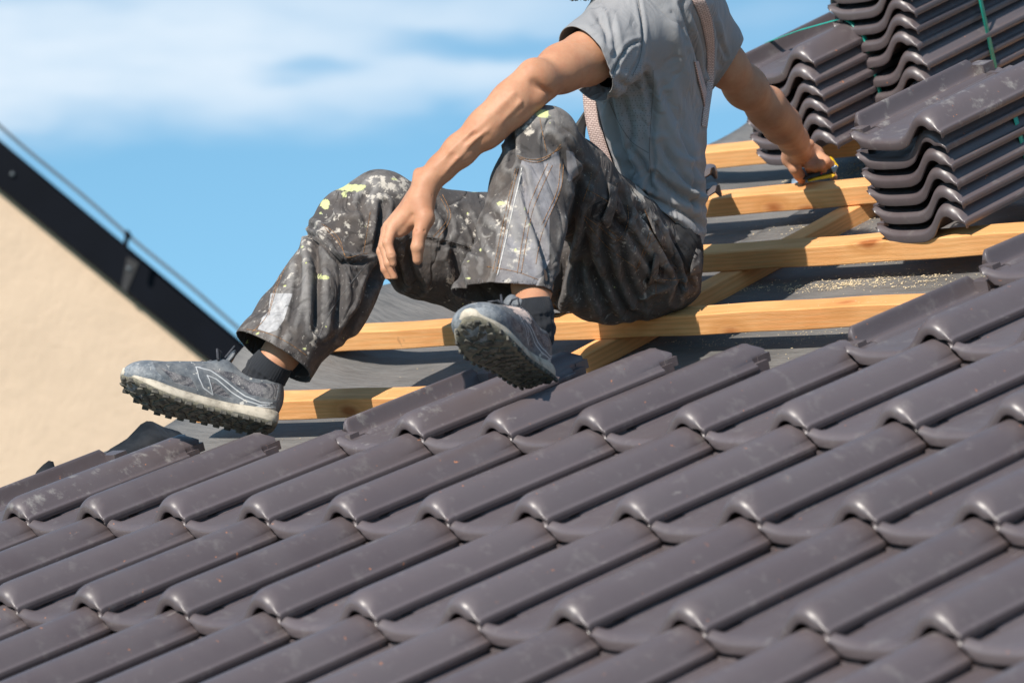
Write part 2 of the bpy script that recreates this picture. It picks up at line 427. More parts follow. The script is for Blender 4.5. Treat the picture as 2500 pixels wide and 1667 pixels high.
# ------------------------------------------------------------------ sawdust
def sawdust():
    V=[];F=[]
    def chip(u,v,n,s):
        a=random.random()*6.28; c,sn=math.cos(a),math.sin(a); L=s*(.5+random.random()*1.4); w=s*.5
        p=[(-L,-w),(L,-w),(L,w),(-L,w)]; b=len(V); h=[random.random()*s*1.2 for _ in p]
        for (x,y),z in zip(p,h): V.append(roof(u+x*c-y*sn,v+x*sn+y*c,n+z+.0006))
        V.append(roof(u,v,n+s*1.5)); F.extend([(b,b+1,b+4),(b+1,b+2,b+4),(b+2,b+3,b+4),(b+3,b,b+4)])
    def mn(u,v):
        n=memb(u,v)[2]
        if v>.985 and u>-1.2: n+=.0045+.004*max(0,1-(v-.985)/.05)+.0004
        return n
    def cl(u0,v0,su,sv,cnt,s=.0011):
        if cnt==1:
            if -1.5<u0<2: chip(u0,v0,mn(u0,v0),s*(.6+random.random()*.9))
            return
        for _ in range(max(2,cnt//26)):
            cu,cv=random.gauss(u0,su),random.gauss(v0,sv); k=int(random.expovariate(1/14.))+2; w=random.uniform(.006,.03)
            for _ in range(k):
                u=random.gauss(cu,w*1.6); v=random.gauss(cv,min(w*.5,sv*.8))
                if -1.5<u<2: chip(u,v,mn(u,v),s*(.4+random.random()**2*1.3))
    def at(px,py): return hit(px,py,-.143)
    u,v=at(2110,650);cl(u,v,.13,.008,700)
    u,v=at(2080,700);cl(u,v,.17,.018,1500); u,v=at(2000,712);cl(u,v,.12,.01,600)
    u,v=at(2250,690);cl(u,v,.2,.03,700)
    u,v=at(2080,550);cl(u,v,.07,.05,1500); u,v=at(2150,520);cl(u,v,.08,.05,1000)
    u,v=at(2060,420);cl(u,v,.06,.05,1200); u,v=at(2000,450);cl(u,v,.2,.06,500)
    u,v=at(1900,830);cl(u,v,.2,.03,900,.0009); u,v=at(1780,800);cl(u,v,.2,.02,300,.0009)
    for _ in range(900): cl(random.uniform(-1.5,0),random.uniform(.3,1.9),.01,.01,1,.0009)
    for _ in range(260):                                       # crumbs on the batten tops
        vv=random.choice((.352,.737,1.102,1.477)); u=random.uniform(-1.4,0); chip(u,vv+random.random()*.05,-.0598,.0009)
    m=plain('sawdust',(.62,.50,.32),.9,.2,300)
    o=mesh('sawdust',V,F,m,None,False); tag(o,'pale sawdust scattered over the dark membrane','sawdust',kind='stuff')
sawdust()
# ------------------------------------------------------------------ straps round the stacks
M_STRAP=plain('green_strap',(.012,.36,.27),.35,.1,60)
def ribbon(pts,w,name,label,wd=VD):
    V=[];F=[]
    for p in pts:
        p=np.asarray(p); V+= [p-wd*w/2,p+wd*w/2]
    for i in range(len(pts)-1): F.append((2*i,2*i+1,2*i+3,2*i+2))
    o=mesh(name,V,F,M_STRAP,None,True); s=o.modifiers.new('s','SOLIDIFY'); s.thickness=.0012; s.offset=1
    return tag(o,label,'strap','green straps round the tile stacks')
def strap(u,v,n0,ntop,dv,label,dun=0.,skew=0.):
    up=.0015; P=[]
    P.append((u-.044,n0-.02,0)); P.append((u-.045+dun,ntop+.010+up,0)); P.append((u-.030+dun,ntop+.013+up,0))
    P.append((u+.06+dun,ntop+.030,0)); P.append((u+.165+dun,ntop+.040+up,0)); P.append((u+.188+dun,ntop+.0425+up,0)); P.append((u+.205+dun,ntop+.032+up,0)); P.append((u+.222+dun,ntop+.012+up,0)); P.append((u+.231+dun,ntop-.002,0)); P.append((u+.233,n0-.02,0)); 
    pts=[roof(a,v+dv+skew*i,b) for i,(a,b,_) in enumerate(P)]
    pts.append(pts[0]); return ribbon(pts,.012,'packing_strap',label)
strap(ua,va,-.028,-.028+4*.0356-.003,.19,'green packing strap round the near tile stack, under its top tile',dun=.002)
strap(ub,vb,-.028,-.028+9*.0352+.010,.21,'green packing strap down the side of the tall tile stack',dun=.022)
strap(uc,vc,-.028,-.028+5*.0352+.001,.17,'green packing strap across the top of the stack behind the outstretched arm',dun=0)
# ------------------------------------------------------------------ own house under the roof, neighbour house, ground
M_PLAST=None
def plaster(name,c,sc_=60):
    m=NM(name); o=m.obj()
    cc=m.mix(m.ramp(m.noise(o,3,4,.6),[(.35,0.),(.7,1.)]),tuple(x*.95 for x in c),tuple(min(1,x*1.05) for x in c))
    cc=m.mix(m.ramp(m.noise(o,.9,3,.6),[(.4,0.),(.7,.35)]),cc,tuple(x*.86 for x in c))
    nb=m.bump(m.noise(o,sc_,4,.7),.5,.006); nb=m.bump(m.noise(o,sc_*.3,3,.6),.22,.02,nb)
    return m.set(col=cc,rough=.9,normal=nb,spec=.2)
M_WALL=plaster('beige_render',(.60,.455,.335),45)
M_WALL2=plaster('grey_render',(.5,.48,.45))
M_DARK=plain('anthracite_metal',(.0045,.0055,.009),.6,.1,6,spec=.08)
M_STEEL=plain('galvanised_steel',(.16,.18,.20),.5,.1,8,metal=.5)
hs=empty('house_under_roof',(0,2.,-7)); tag(hs,'house under the roof being tiled, only its roof deck in sight','house')
b=MB(); b.box(roof(-1.58,-1.85,-.32),(4.8,0,0),VD*5.4,ND*.15); b.build('roof_deck',plain('rough_boards',(.3,.2,.11),.85,.2,10),hs)
b=MB(); b.box((-1.45,-1.35,-7),(4.5,0,0),(0,4.4,0),(0,0,6.05)); b.build('wall',M_WALL2,hs)
# neighbour: gable wall facing the camera, dark verge, roof going back
HZ=15.5
def H(x,y,z=HZ): return D(x,y,z)
nb_=empty('neighbour_house',c2w(np.array([-3.,-6.,HZ+.2]))); tag(nb_,'beige rendered house with a dark sloping roof edge behind the roof at the left','house')
e0=H(-900,-395); e1=H(700,1000)                   # bottom line of the verge board on the wall
# wall polygon in cam axes: below line (0,430)-(495,835)
la=(0,418);lb=(495,823)
def ln(x,p=la,q=lb): return p[1]+(q[1]-p[1])*(x-p[0])/(q[0]-p[0])
front=[H(-700,ln(-700)),H(900,ln(900)),H(900,2600),H(-700,2600)]
tw=.0                                            # the gable plane
def back(p,d): return p+np.array([-.25*d,0,.97*d])
V=[c2w(p) for p in front]+[c2w(back(p,6.)) for p in front]
mesh('wall',V,[(0,1,2,3),(7,6,5,4),(0,4,5,1),(1,5,6,2),(2,6,7,3),(3,7,4,0)],M_WALL,nb_,False)
ta=(0,322);tb=(545,775)
def band(pa,pb,qa,qb,z0,z1,name,mat,xs=(-700,900)):
    f=[D(x,ln(x,pa,pb),z0) for x in xs]+[D(x,ln(x,qa,qb),z0) for x in reversed(xs)]
    g=[back(p*1.,z1-z0) for p in f]
    V=[c2w(p) for p in f]+[c2w(p) for p in g]
    return mesh(name,V,[(0,1,2,3),(7,6,5,4),(0,4,5,1),(1,5,6,2),(2,6,7,3),(3,7,4,0)],mat,nb_,False)
vb_=band(ta,tb,(0,432),(495,838),HZ-.07,HZ-.005,'verge_board',M_DARK)
band((0,330),(545,783),(0,352),(545,805),HZ-.01,HZ+6,'roof',M_DARK)
b=MB()
p0=D(0,290,HZ-.2);p1=D(553,757,HZ-.2); dd=(p1-p0)
pts=[c2w(p0+dd*t+np.array([0,-.003*math.sin(t*6.28*2.2),0])) for t in np.linspace(-1.2,1.6,60)]
b.tube(pts,.0065,8).build('lightning_conductor',M_STEEL,nb_,True)
def bolt(x,y,r,name):
    c=c2w(D(x,y,HZ-.06)); c2=c2w(D(x,y,HZ-.085)); b=MB(); b.tube([c,c2],r,14); b.build(name,M_STEEL,nb_,False,.004)
bolt(28,400,.008,'screw'); bolt(296,617,.008,'screw')
b=MB(); b.tube([c2w(D(286,575,HZ-.2)),c2w(D(293,538,HZ-.2))],.010,8); b.tube([c2w(D(288,543,HZ-.2)),c2w(D(299,536,HZ-.2))],.017,10); b.build('conductor_holder',M_DARK,nb_,False)
b=MB(); f=[D(292,590,HZ-.075),D(318,604,HZ-.075),D(290,672,HZ-.075),D(278,662,HZ-.075)]
g=[p+np.array([0,0,.01]) for p in f]; b.add([c2w(p) for p in f+g],[(0,1,2,3),(7,6,5,4),(0,4,5,1),(1,5,6,2),(2,6,7,3),(3,7,4,0)]); b.build('board_joint',plain('joint_metal',(.04,.035,.035),.4,.1,5),nb_)
g_=MB(); g_.add([(-3000,-3000,-7),(3000,-3000,-7),(3000,3000,-7),(-3000,3000,-7)],[(0,1,2,3)])
def grass():
    m=NM('meadow'); o=m.obj(); c=m.mix(m.ramp(m.noise(o,.3,5,.7),[(.35,0.),(.65,1.)]),(.05,.085,.025),(.11,.14,.05)); return m.set(col=c,rough=.95)
tag(g_.build('ground',grass()),kind='structure')

# ------------------------------------------------------------------ the roofer
# bodies are signed distance fields on a grid, in metres on the axes (right, up, away), turned into one mesh each
class Field:
    def __init__(s,lo,hi,h):
        s.lo=np.array(lo,float); s.h=h; s.n=np.ceil((np.array(hi)-s.lo)/h).astype(int)+1
        s.d=np.full(s.n,.5,np.float32)
    def sub(s,lo,hi):
        a=np.clip(np.floor((lo-s.lo)/s.h).astype(int),0,s.n); b=np.clip(np.ceil((hi-s.lo)/s.h).astype(int)+1,0,s.n)
        if (b<=a).any(): return None
        sl=tuple(slice(i,j) for i,j in zip(a,b))
        X=[(s.lo[i]+s.h*np.arange(a[i],b[i])).astype(np.float32) for i in range(3)]
        return sl,X[0][:,None,None],X[1][None,:,None],X[2][None,None,:]
    def put(s,sl,d,k,op='add'):
        o=s.d[sl]
        if op=='sub': d=-d; s.d[sl]=np.maximum(o,d) if k<=0 else -smin(-o,-d,k)
        else: s.d[sl]=np.minimum(o,d) if k<=0 else smin(o,d,k)
    def cone(s,a,b,ra,rb,k=.02,op='add',ax=None,sc_=1.):     # tapered limb, optionally flattened along ax
        a=np.asarray(a,float);b=np.asarray(b,float); pad=max(ra,rb)*max(1,1/sc_ if sc_>0 else 1)+k*1.5+s.h*3
        q=s.sub(np.minimum(a,b)-pad,np.maximum(a,b)+pad)
        if q is None: return
        sl,X,Y,Z=q; ba=b-a; L=float(ba@ba)+1e-12
        px,py,pz=X-a[0],Y-a[1],Z-a[2]
        t=np.clip((px*ba[0]+py*ba[1]+pz*ba[2])/L,0,1)
        qx,qy,qz=px-t*ba[0],py-t*ba[1],pz-t*ba[2]; dd=qx*qx+qy*qy+qz*qz
        if ax is not None:
            ax=np.asarray(ax,float)/np.linalg.norm(ax); w=qx*ax[0]+qy*ax[1]+qz*ax[2]; dd=dd+(sc_*sc_-1)*w*w
        s.put(sl,(np.sqrt(np.maximum(dd,0))-(ra+t*(rb-ra))).astype(np.float32),k,op)
    def chain(s,pts,rs,k=.02,**kw):
        for i in range(len(pts)-1): s.cone(pts[i],pts[i+1],rs[i],rs[i+1],k,**kw)
    def ell(s,c,r,k=.02,op='add',M=None):
        c=np.asarray(c,float); r=np.asarray(r,float); pad=max(r)+k*1.5+s.h*3
        q=s.sub(c-pad,c+pad)
        if q is None: return
        sl,X,Y,Z=q; p=[X-c[0],Y-c[1],Z-c[2]]
        if M is None: u=p
        else: u=[p[0]*M[i][0]+p[1]*M[i][1]+p[2]*M[i][2] for i in range(3)]
        e=np.sqrt((u[0]/r[0])**2+(u[1]/r[1])**2+(u[2]/r[2])**2)
        s.put(sl,((e-1)*min(r)).astype(np.float32)+np.zeros(s.d[sl].shape,np.float32),k,op)
    def mesh(s):
        d=s.d; nx,ny,nz=d.shape; ins=d<0
        c=ins[:-1,:-1,:-1].astype(np.int8)
        cnt=np.zeros((nx-1,ny-1,nz-1),np.int8)
        for i in (0,1):
            for j in (0,1):
                for k in (0,1): cnt+=ins[i:nx-1+i,j:ny-1+j,k:nz-1+k]
        act=(cnt>0)&(cnt<8); idx=np.full(act.shape,-1,np.int64); I=np.argwhere(act); idx[act]=np.arange(len(I))
        acc=np.zeros((len(I),3)); num=np.zeros(len(I))
        cor=[(i,j,k) for i in (0,1) for j in (0,1) for k in (0,1)]
        for a in range(8):
            for b in range(a+1,8):
                A,B=np.array(cor[a]),np.array(cor[b])
                if np.abs(A-B).sum()!=1: continue
                pa=I+A; pb=I+B; da=d[pa[:,0],pa[:,1],pa[:,2]]; db=d[pb[:,0],pb[:,1],pb[:,2]]
                m=(da<0)!=(db<0); t=np.where(m,da/(da-db+1e-20),0)[:,None]
                acc+=np.where(m[:,None],A+(B-A)*t,0); num+=m
        V=s.lo+s.h*(I+acc/num[:,None])
        F=[]
        for ax in range(3):
            o=[q for q in range(3) if q!=ax]
            sl0=[slice(1,-1)]*3; sl0[ax]=slice(0,-1); sl1=list(sl0); sl1[ax]=slice(1,None)
            e0=ins[tuple(sl0)]; e1=ins[tuple(sl1)]; ch=np.argwhere(e0!=e1)
            flip=e0[tuple(ch.T)]
            g=ch.copy(); g[:,o[0]]+=1; g[:,o[1]]+=1
            def id_(a,b):
                q=g.copy(); q[:,o[0]]-=a; q[:,o[1]]-=b; return idx[q[:,0],q[:,1],q[:,2]]
            quad=np.stack([id_(1,1),id_(0,1),id_(0,0),id_(1,0)],1)
            if ax==1: flip=~flip
            quad[~flip]=quad[~flip][:,::-1]; F.append(quad)
        F=np.concatenate(F); F=F[(F>=0).all(1)]
        return V,F
def smin(a,b,k):
    h=np.maximum(k-np.abs(a-b),0)/k
    return np.minimum(a,b)-h*h*k*.25
def vnormals(V,F):
    n=np.cross(V[F[:,2]]-V[F[:,0]],V[F[:,3]]-V[F[:,1]]); N=np.zeros_like(V)
    for j in range(4):
        for i in range(3): N[:,i]+=np.bincount(F[:,j],n[:,i],len(V))
    return N/(np.linalg.norm(N,axis=1)[:,None]+1e-12)
def relax(V,F,it=2,f=.5):
    E=np.concatenate([F[:,[0,1]],F[:,[1,2]],F[:,[2,3]],F[:,[3,0]]]); E=np.concatenate([E,E[:,::-1]])
    cn_=np.bincount(E[:,0],minlength=len(V))[:,None]
    for _ in range(it):
        A=np.stack([np.bincount(E[:,0],V[E[:,1],i],len(V)) for i in range(3)],1)/np.maximum(cn_,1)
        V=V+(A-V)*f
    return V
def convex(V,F,it=3):
    N=vnormals(V,F); A=relax(V,F,it,.9); c=((V-A)*N).sum(1)
    for _ in range(2): c=relax(np.stack([c]*3,1),F,1,.6)[:,0]
    return c
def topx(V):                                     # body axes to photo position of the sketch the folds were drawn on
    return np.stack([(V[:,0]*FPX/V[:,2]+1250)/K,(-V[:,1]*FPX/V[:,2]+833.5)/K],1)
def pdist(P,poly):
    """distance of points to a polyline"""
    best=np.full(len(P),1e9)
    for a,b in zip(poly[:-1],poly[1:]):
        a=np.array(a,float);b=np.array(b,float);ab=b-a
        t=np.clip(((P-a)@ab)/(ab@ab+1e-9),0,1); best=np.minimum(best,np.linalg.norm(P-a-t[:,None]*ab,axis=1))
    return best
def psd(P,poly):
    """signed distance to a closed outline, positive inside"""
    d=pdist(P,list(poly)+[poly[0]]); ins=np.zeros(len(P),bool); n=len(poly)
    for i in range(n):
        x0,y0=poly[i];x1,y1=poly[(i+1)%n]
        c=((y0>P[:,1])!=(y1>P[:,1]))&(P[:,0]<(x1-x0)*(P[:,1]-y0)/((y1-y0)+1e-12)+x0); ins^=c
    return np.where(ins,d,-d)
def vnoise(P,seed,scale):
    """smooth value noise in numpy"""
    rg=np.random.default_rng(seed); T=rg.random((32,32,32)); q=P*scale+1000; i=np.floor(q).astype(int); f=q-i; f=f*f*(3-2*f); r=0
    for a in (0,1):
        for b in (0,1):
            for c in (0,1):
                w=(f[:,0] if a else 1-f[:,0])*(f[:,1] if b else 1-f[:,1])*(f[:,2] if c else 1-f[:,2])
                r=r+w*T[(i[:,0]+a)%32,(i[:,1]+b)%32,(i[:,2]+c)%32]
    return r-.5
def fold(V,F,folds,front=True):
    N=vnormals(V,F); P=topx(V); f=np.clip(-N[:,2]*2.5+.6,0,1) if front else 1; dsp=np.zeros(len(V))
    for poly,w,amp in folds:
        poly=catmull(poly,5) if len(poly)>2 else np.array(poly,float)
        dd=pdist(P,poly.tolist()); ends=np.minimum(np.linalg.norm(P-poly[0],axis=1),np.linalg.norm(P-poly[-1],axis=1))
        fade=np.clip(ends/(w*2.2),0,1)**.7
        g=np.exp(-(dd/w)**2); 
        if amp<0: g=np.exp(-(dd/(w*.7))**1.5)-.45*np.exp(-((dd-w*1.5)/(w*.9))**2)
        dsp+=amp*g*fade
    return V+N*(dsp*f)[:,None]
def body_obj(name,V,F,mat,parent,attrs=None,smooth=True,bis=None,world=True,solid=0):
    Vw=c2w(V) if world else V
    loc=np.array(parent.location) if parent is not None and world else 0
    me=bpy.data.meshes.new(name); me.vertices.add(len(V)); me.vertices.foreach_set('co',(Vw-loc).astype(np.float32).ravel())
    F=np.asarray(F); F=F[:,::-1] if world else F
    me.loops.add(F.size); me.loops.foreach_set('vertex_index',F.astype(np.int32).ravel())
    me.polygons.add(len(F)); me.polygons.foreach_set('loop_start',np.arange(0,F.size,4,dtype=np.int32))
    me.update(calc_edges=True); me.validate()
    for k,v in (attrs or {}).items():
        a=me.attributes.new(k,'FLOAT','POINT'); a.data.foreach_set('value',np.asarray(v,np.float32))
    if bis:
        import bmesh
        bm=bmesh.new(); bm.from_mesh(me)
        for c,n,rad in bis:                                # cut open at a hem
            cw=Vector((c2w(c)-loc).tolist()); nw=Vector((n[0]*CR+n[1]*CU+n[2]*CF).tolist()).normalized()
            fs=[f for f in bm.faces if (f.calc_center_median()-cw).length<rad]
            vs=set(v for f in fs for v in f.verts); es=set(e for f in fs for e in f.edges)
            bmesh.ops.bisect_plane(bm,geom=list(vs)+list(es)+fs,plane_co=cw,plane_no=nw,clear_outer=True,dist=1e-5)
        # loose islands left beyond the cuts
        bm.to_mesh(me); bm.free()
    me.materials.append(mat); me.shade_smooth() if smooth else None
    o=bpy.data.objects.new(name,me); col.objects.link(o)
    if parent is not None: o.parent=parent
    if solid:
        s=o.modifiers.new('s','SOLIDIFY'); s.thickness=solid; s.offset=-1
    return o
def flipcheck(V,F):
    c=V.mean(0); n=vnormals(V,F); return F if ((V-c)*n).sum()>0 else F[:,::-1]
PRS=empty('person',c2w(D(1480,760,7.2)[None])[0])
tag(PRS,'seated roofer in grey t-shirt and paint-stained dark work trousers, holding a tape measure','person')
# ---- materials
def skin():
    m=NM('skin'); o=m.obj()
    c=m.mix(m.ramp(m.noise(o,14,5,.65),[(.3,0.),(.7,1.)]),(.41,.190,.105),(.545,.290,.175))
    c=m.mix(m.ramp(m.noise(o,50,5,.75),[(.48,0.),(.72,.5)]),c,(.45,.17,.095))
    nb=m.bump(m.noise(o,420,3,.6),.25,.0006); nb=m.bump(m.noise(m.mapping(o,(1,1,1)),36,3,.6),.22,.0035,nb)
    m.b.inputs['Subsurface Radius'].default_value=(.012,.004,.002); m.b.inputs['Subsurface Scale'].default_value=.6
    return m.set(col=c,rough=.56,normal=nb,spec=.32,sss=.08)
M_SKIN=skin()
def cloth(name,c,c2,weave=900,crump=.5,sheen=.15):
    m=NM(name); o=m.obj()
    cc=m.mix(m.ramp(m.noise(o,6,4,.6),[(.3,0.),(.7,1.)]),c,c2)
    w=m.noise(o,weave,2,.5); nb=m.bump(w,.35,.0008); nb=m.bump(m.noise(m.mapping(o,(1,1,.6)),24,4,.6,.8),crump*.6,.005,nb)
    r1=m.math('ABSOLUTE',m.math('SUBTRACT',m.noise(m.mapping(o,(1,1,.55),(.3,.5,.2)),7.5,3,.55,1.1),.5)); r1=m.ramp(r1,[(0.,0.),(.05,.7),(.16,1.)])
    nb=m.bump(r1,crump*.9,.0045,nb)
    return m,cc,nb,o
def shirt_mat():
    m,cc,nb,o=cloth('grey_jersey',(.232,.230,.236),(.282,.279,.285),1200,.8)
    me=m.attr('mesh')                           # perforated side panel
    v=m.n('ShaderNodeTexVoronoi',feature='F1'); v.inputs['Scale'].default_value=230; v.inputs['Randomness'].default_value=.15; m.l(o,v.inputs['Vector'])
    hole=m.math('MULTIPLY',m.ramp(v.outputs['Distance'],[(.22,1.),(.32,0.)]),m.ramp(me,[(.48,0.),(.52,1.)]))
    cc=m.mix(m.math('MULTIPLY',hole,.55),cc,(.07,.07,.08))
    return m.set(col=cc,rough=.72,normal=nb,sheen=.15,spec=.35)
def trouser_mat():
    m,cc,nb,o=cloth('work_trouser_cloth',(.047,.043,.044),(.078,.071,.069),1000,1.1)
    n1=m.noise(o,60,5,.65); n2=m.noise(o,190,3,.6)
    def edge(att,soft=.02,wob=.0,amt=1.):
        a=m.attr(att); a=m.math('ADD',a,m.math('MULTIPLY',m.math('SUBTRACT',n1,.5),wob))
        return m.math('MULTIPLY',m.ramp(a,[(.5-soft,0.),(.5+soft,1.)]),amt)
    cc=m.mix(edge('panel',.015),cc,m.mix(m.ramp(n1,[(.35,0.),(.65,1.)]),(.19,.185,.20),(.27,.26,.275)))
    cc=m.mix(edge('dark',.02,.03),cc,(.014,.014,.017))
    # worn lighter areas and brown dirt
    cc=m.mix(m.math('MULTIPLY',m.ramp(m.noise(o,9,5,.7),[(.42,0.),(.72,1.)]),.55),cc,(.135,.105,.085))
    wear=m.attr('wear'); cc=m.mix(m.math('MULTIPLY',m.ramp(m.math('ADD',wear,m.math('MULTIPLY',m.math('SUBTRACT',n1,.5),.9)),[(.22,0.),(.80,1.)]),.74),cc,(.25,.235,.225))
    # splashes everywhere
    big=m.ramp(m.noise(o,7,3,.5),[(.42,.12),(.60,1.)])
    cc=m.mix(m.math('MULTIPLY',big,m.ramp(m.noise(m.mapping(o,(1,1,.5)),46,5,.66,.9),[(.60,0.),(.70,.7)])),cc,(.38,.36,.33))
    cc=m.mix(m.math('MULTIPLY',big,m.ramp(m.noise(o,230,2,.5),[(.71,0.),(.735,.9)])),cc,(.50,.48,.44))
    cc=m.mix(m.ramp(m.noise(m.mapping(o,(1,1,1),loc=(3,1,7)),40,3,.55),[(.725,0.),(.738,.9)]),cc,(.50,.54,.20))
    cc=m.mix(m.ramp(m.math('ADD',m.attr('white'),m.math('MULTIPLY',m.math('SUBTRACT',n1,.5),2.6)),[(.36,0.),(.56,.85)]),cc,m.mix(n2,(.40,.36,.30),(.68,.62,.55)))
    cc=m.mix(m.ramp(m.math('ADD',m.attr('yellow'),m.math('MULTIPLY',m.math('SUBTRACT',n1,.5),1.5)),[(.50,0.),(.60,.92)]),cc,m.mix(n2,(.44,.48,.20),(.66,.68,.34)))
    cc=m.mix(edge('patch',.02,.05),cc,m.mix(m.ramp(n1,[(.4,0.),(.6,1.)]),(.30,.295,.30),(.43,.42,.42)))
    return m.set(col=cc,rough=.85,normal=nb,sheen=.05,spec=.25)
M_SHIRT=shirt_mat(); M_TROU=trouser_mat()
# ---- body: bare arms and hands, ankles, and the rest of the figure inside the clothes
parts=[]
def limb(ptsD,rpx,**kw):
    P=[D(*p) for p in ptsD]; Rr=[r*K*p[2]/FPX for p,r in zip(ptsD,rpx)]; return P,Rr
def near_arm():
    f=Field(D(880,640,6.62)+[0,0,0],D(1500,10,7.15)+[0,0,0],.0021)
    f=Field(np.minimum(D(860,640,7.0),D(860,640,6.6))*[1,1,0]+[0,0,6.60],np.maximum(D(1500,0,7.1),D(1500,0,6.6))*[1,1,0]+[0,0,7.12],.0022)
    P,Rr=limb([(1470,85,7.03),(1400,108,6.97),(1345,136,6.90),(1290,158,6.85),(1240,188,6.79)],[66,60,55,49,42]); f.chain(P,Rr,.03)
    P,Rr=limb([(1240,190,6.79),(1175,240,6.76),(1115,294,6.75),(1055,347,6.74),(1012,388,6.735),(980,418,6.73)],[42,44,40,34,28,24]); f.chain(P,Rr,.02)
    # muscles and bones: biceps, brachioradialis, elbow crease, ulna head
    f.cone(D(1370,112,6.90),D(1270,160,6.82),.024,.016,.03); f.cone(D(1225,170,6.765),D(1130,262,6.735),.024,.012,.03)
    f.cone(D(1210,225,6.775),D(1120,310,6.745),.020,.010,.03)
    f.ell(D(1238,222,6.755),(.010,.012,.010),.02); f.ell(D(960,398,6.745),(.008,.009,.009),.015)
    f.cone(D(1262,218,6.765),D(1228,190,6.735),.003,.003,.012,op='sub')
    for a,b in (((1195,235),(1125,305)),((1180,215),(1095,300)),((1060,335),(1000,400)),((1050,360),(1012,400))):
        f.cone(D(*a,6.722 if a[0]>1100 else 6.717),D(*b,6.722 if b[0]>1100 else 6.716),.0016,.0010,.008)
    for pts,r_ in (([(1190,232,6.733),(1150,262,6.724),(1118,300,6.716),(1072,335,6.711)],.0022),([(1118,268,6.724),(1080,305,6.716),(1035,348,6.712),(1003,385,6.715)],.0018),([(1090,322,6.713),(1050,365,6.711),(1015,402,6.714)],.0016)):
        for a_,b_ in zip(pts[:-1],pts[1:]): f.cone(D(*a_),D(*b_),r_,r_*.9,.006)
    # hand
    q=4.48
    def Hh(x,y,z): return S(850+x/q,400+y/q,z)
    u=6.74/FPX/q
    f.cone(Hh(845,255,6.735),Hh(770,420,6.745),.0215,.0225,.02)
    kn={'i':(488,690,6.722),'m':(448,690,6.745),'r':(425,725,6.768),'p':(420,770,6.788)}
    for k_,(bx_,by_,bz_),r0,r1 in (('i',(760,430,6.728),.018,.0118),('m',(740,400,6.748),.018,.0115),('r',(740,420,6.765),.016,.0105),('p',(750,450,6.778),.014,.0092)):
        f.cone(Hh(bx_,by_,bz_),Hh(*kn[k_]),r0,r1,.012)
    f.cone(Hh(800,420,6.722),Hh(835,600,6.708),.022,.0175,.02)            # thenar
    f.cone(Hh(740,560,6.728),Hh(620,690,6.730),.017,.012,.02)
    def finger(pts,rs): 
        for i in range(len(pts)-1): f.cone(Hh(*pts[i]),Hh(*pts[i+1]),rs[i],rs[i+1],.0035)
        for p,r in zip(pts[1:-1],rs[1:-1]): f.ell(Hh(*p),(r*1.0,)*3,.003)
    finger([kn['i'],(430,860,6.706),(470,1000,6.700),(492,1092,6.702)],[.0108,.0088,.0079,.0064])
    finger([kn['m'],(392,900,6.728),(442,1090,6.716),(505,1240,6.716)],[.0105,.0087,.0079,.0064])
    finger([kn['r'],(362,960,6.752),(405,1150,6.742),(468,1300,6.742)],[.0100,.0082,.0075,.0062])
    finger([kn['p'],(378,940,6.775),(400,1090,6.768),(438,1210,6.768)],[.0088,.0070,.0063,.0053])
    finger([(845,590,6.706),(785,760,6.698),(758,910,6.694),(760,1050,6.698)],[.0165,.0120,.0112,.0088])
    f.cone(Hh(560,780,6.722),Hh(610,745,6.724),.004,.004,.010)
    # palm creases
    f.cone(Hh(700,560,6.703),Hh(600,700,6.710),.0012,.0012,.006,op='sub'); f.cone(Hh(780,300,6.711),Hh(900,360,6.712),.0010,.0010,.004,op='sub'); f.cone(Hh(700,742,6.687),Hh(830,735,6.690),.0006,.0006,.004,op='sub')
    f.cone(Hh(390,835,6.699),Hh(470,840,6.696),.0006,.0006,.003,op='sub'); f.cone(Hh(430,1005,6.694),Hh(505,990,6.692),.0005,.0005,.003,op='sub')
    return f.mesh()
def far_arm():
    lo=np.minimum(D(1600,470,8.05),D(1600,470,7.2)); hi=np.maximum(D(2000,20,8.05),D(2000,20,7.2)); lo[2]=7.22; hi[2]=8.05
    f=Field(lo,hi,.0024)
    P,Rr=limb([(1632,90,7.31),(1666,150,7.37),(1712,200,7.44),(1760,248,7.53)],[42,44,43,41]); f.chain(P,Rr,.03)
    P,Rr=limb([(1760,248,7.53),(1795,287,7.63),(1822,322,7.74),(1838,348,7.82)],[43,40,32,26]); f.chain(P,Rr,.02)
    f.ell(D(1778,232,7.52),(.014,.018,.016),.02); f.cone(D(1775,262,7.56),D(1812,300,7.68),.028,.016,.03)
    f.ell(D(1862,330,7.80),(.008,.008,.008),.012)
    q=6.533
    def Hh(x,y,z): return S(1850+x/q,280+y/q,z)
    f.cone(Hh(600,470,7.83),Hh(760,640,7.88),.022,.024,.02)
    f.cone(Hh(700,600,7.87),Hh(930,640,7.885),.023,.017,.02,ax=(0,0,1),sc_=.8)
    f.cone(Hh(560,620,7.85),Hh(520,700,7.86),.021,.019,.02)
    # thumb and bent fingers
    def fg(pts,rs):
        for i in range(len(pts)-1): f.cone(Hh(*pts[i]),Hh(*pts[i+1]),rs[i],rs[i+1],.004)
    fg([(520,680,7.855),(590,850,7.850),(655,960,7.865),(700,1050,7.88)],[.017,.0125,.0112,.0085])
    fg([(930,640,7.87),(1090,740,7.845),(1160,800,7.862),(1185,845,7.885)],[.013,.0098,.0088,.007])
    fg([(920,680,7.865),(1010,810,7.845),(1050,880,7.865),(1090,925,7.89)],[.012,.0095,.0086,.007])
    fg([(860,690,7.865),(900,830,7.85),(930,890,7.87),(960,930,7.89)],[.012,.0092,.0083,.007])
    fg([(790,680,7.865),(800,810,7.85),(820,880,7.87),(860,920,7.89)],[.011,.0082,.0074,.006])
    f.cone(Hh(1180,960,7.955),Hh(1215,1000,7.95),.009,.008,.006)
    return f.mesh()
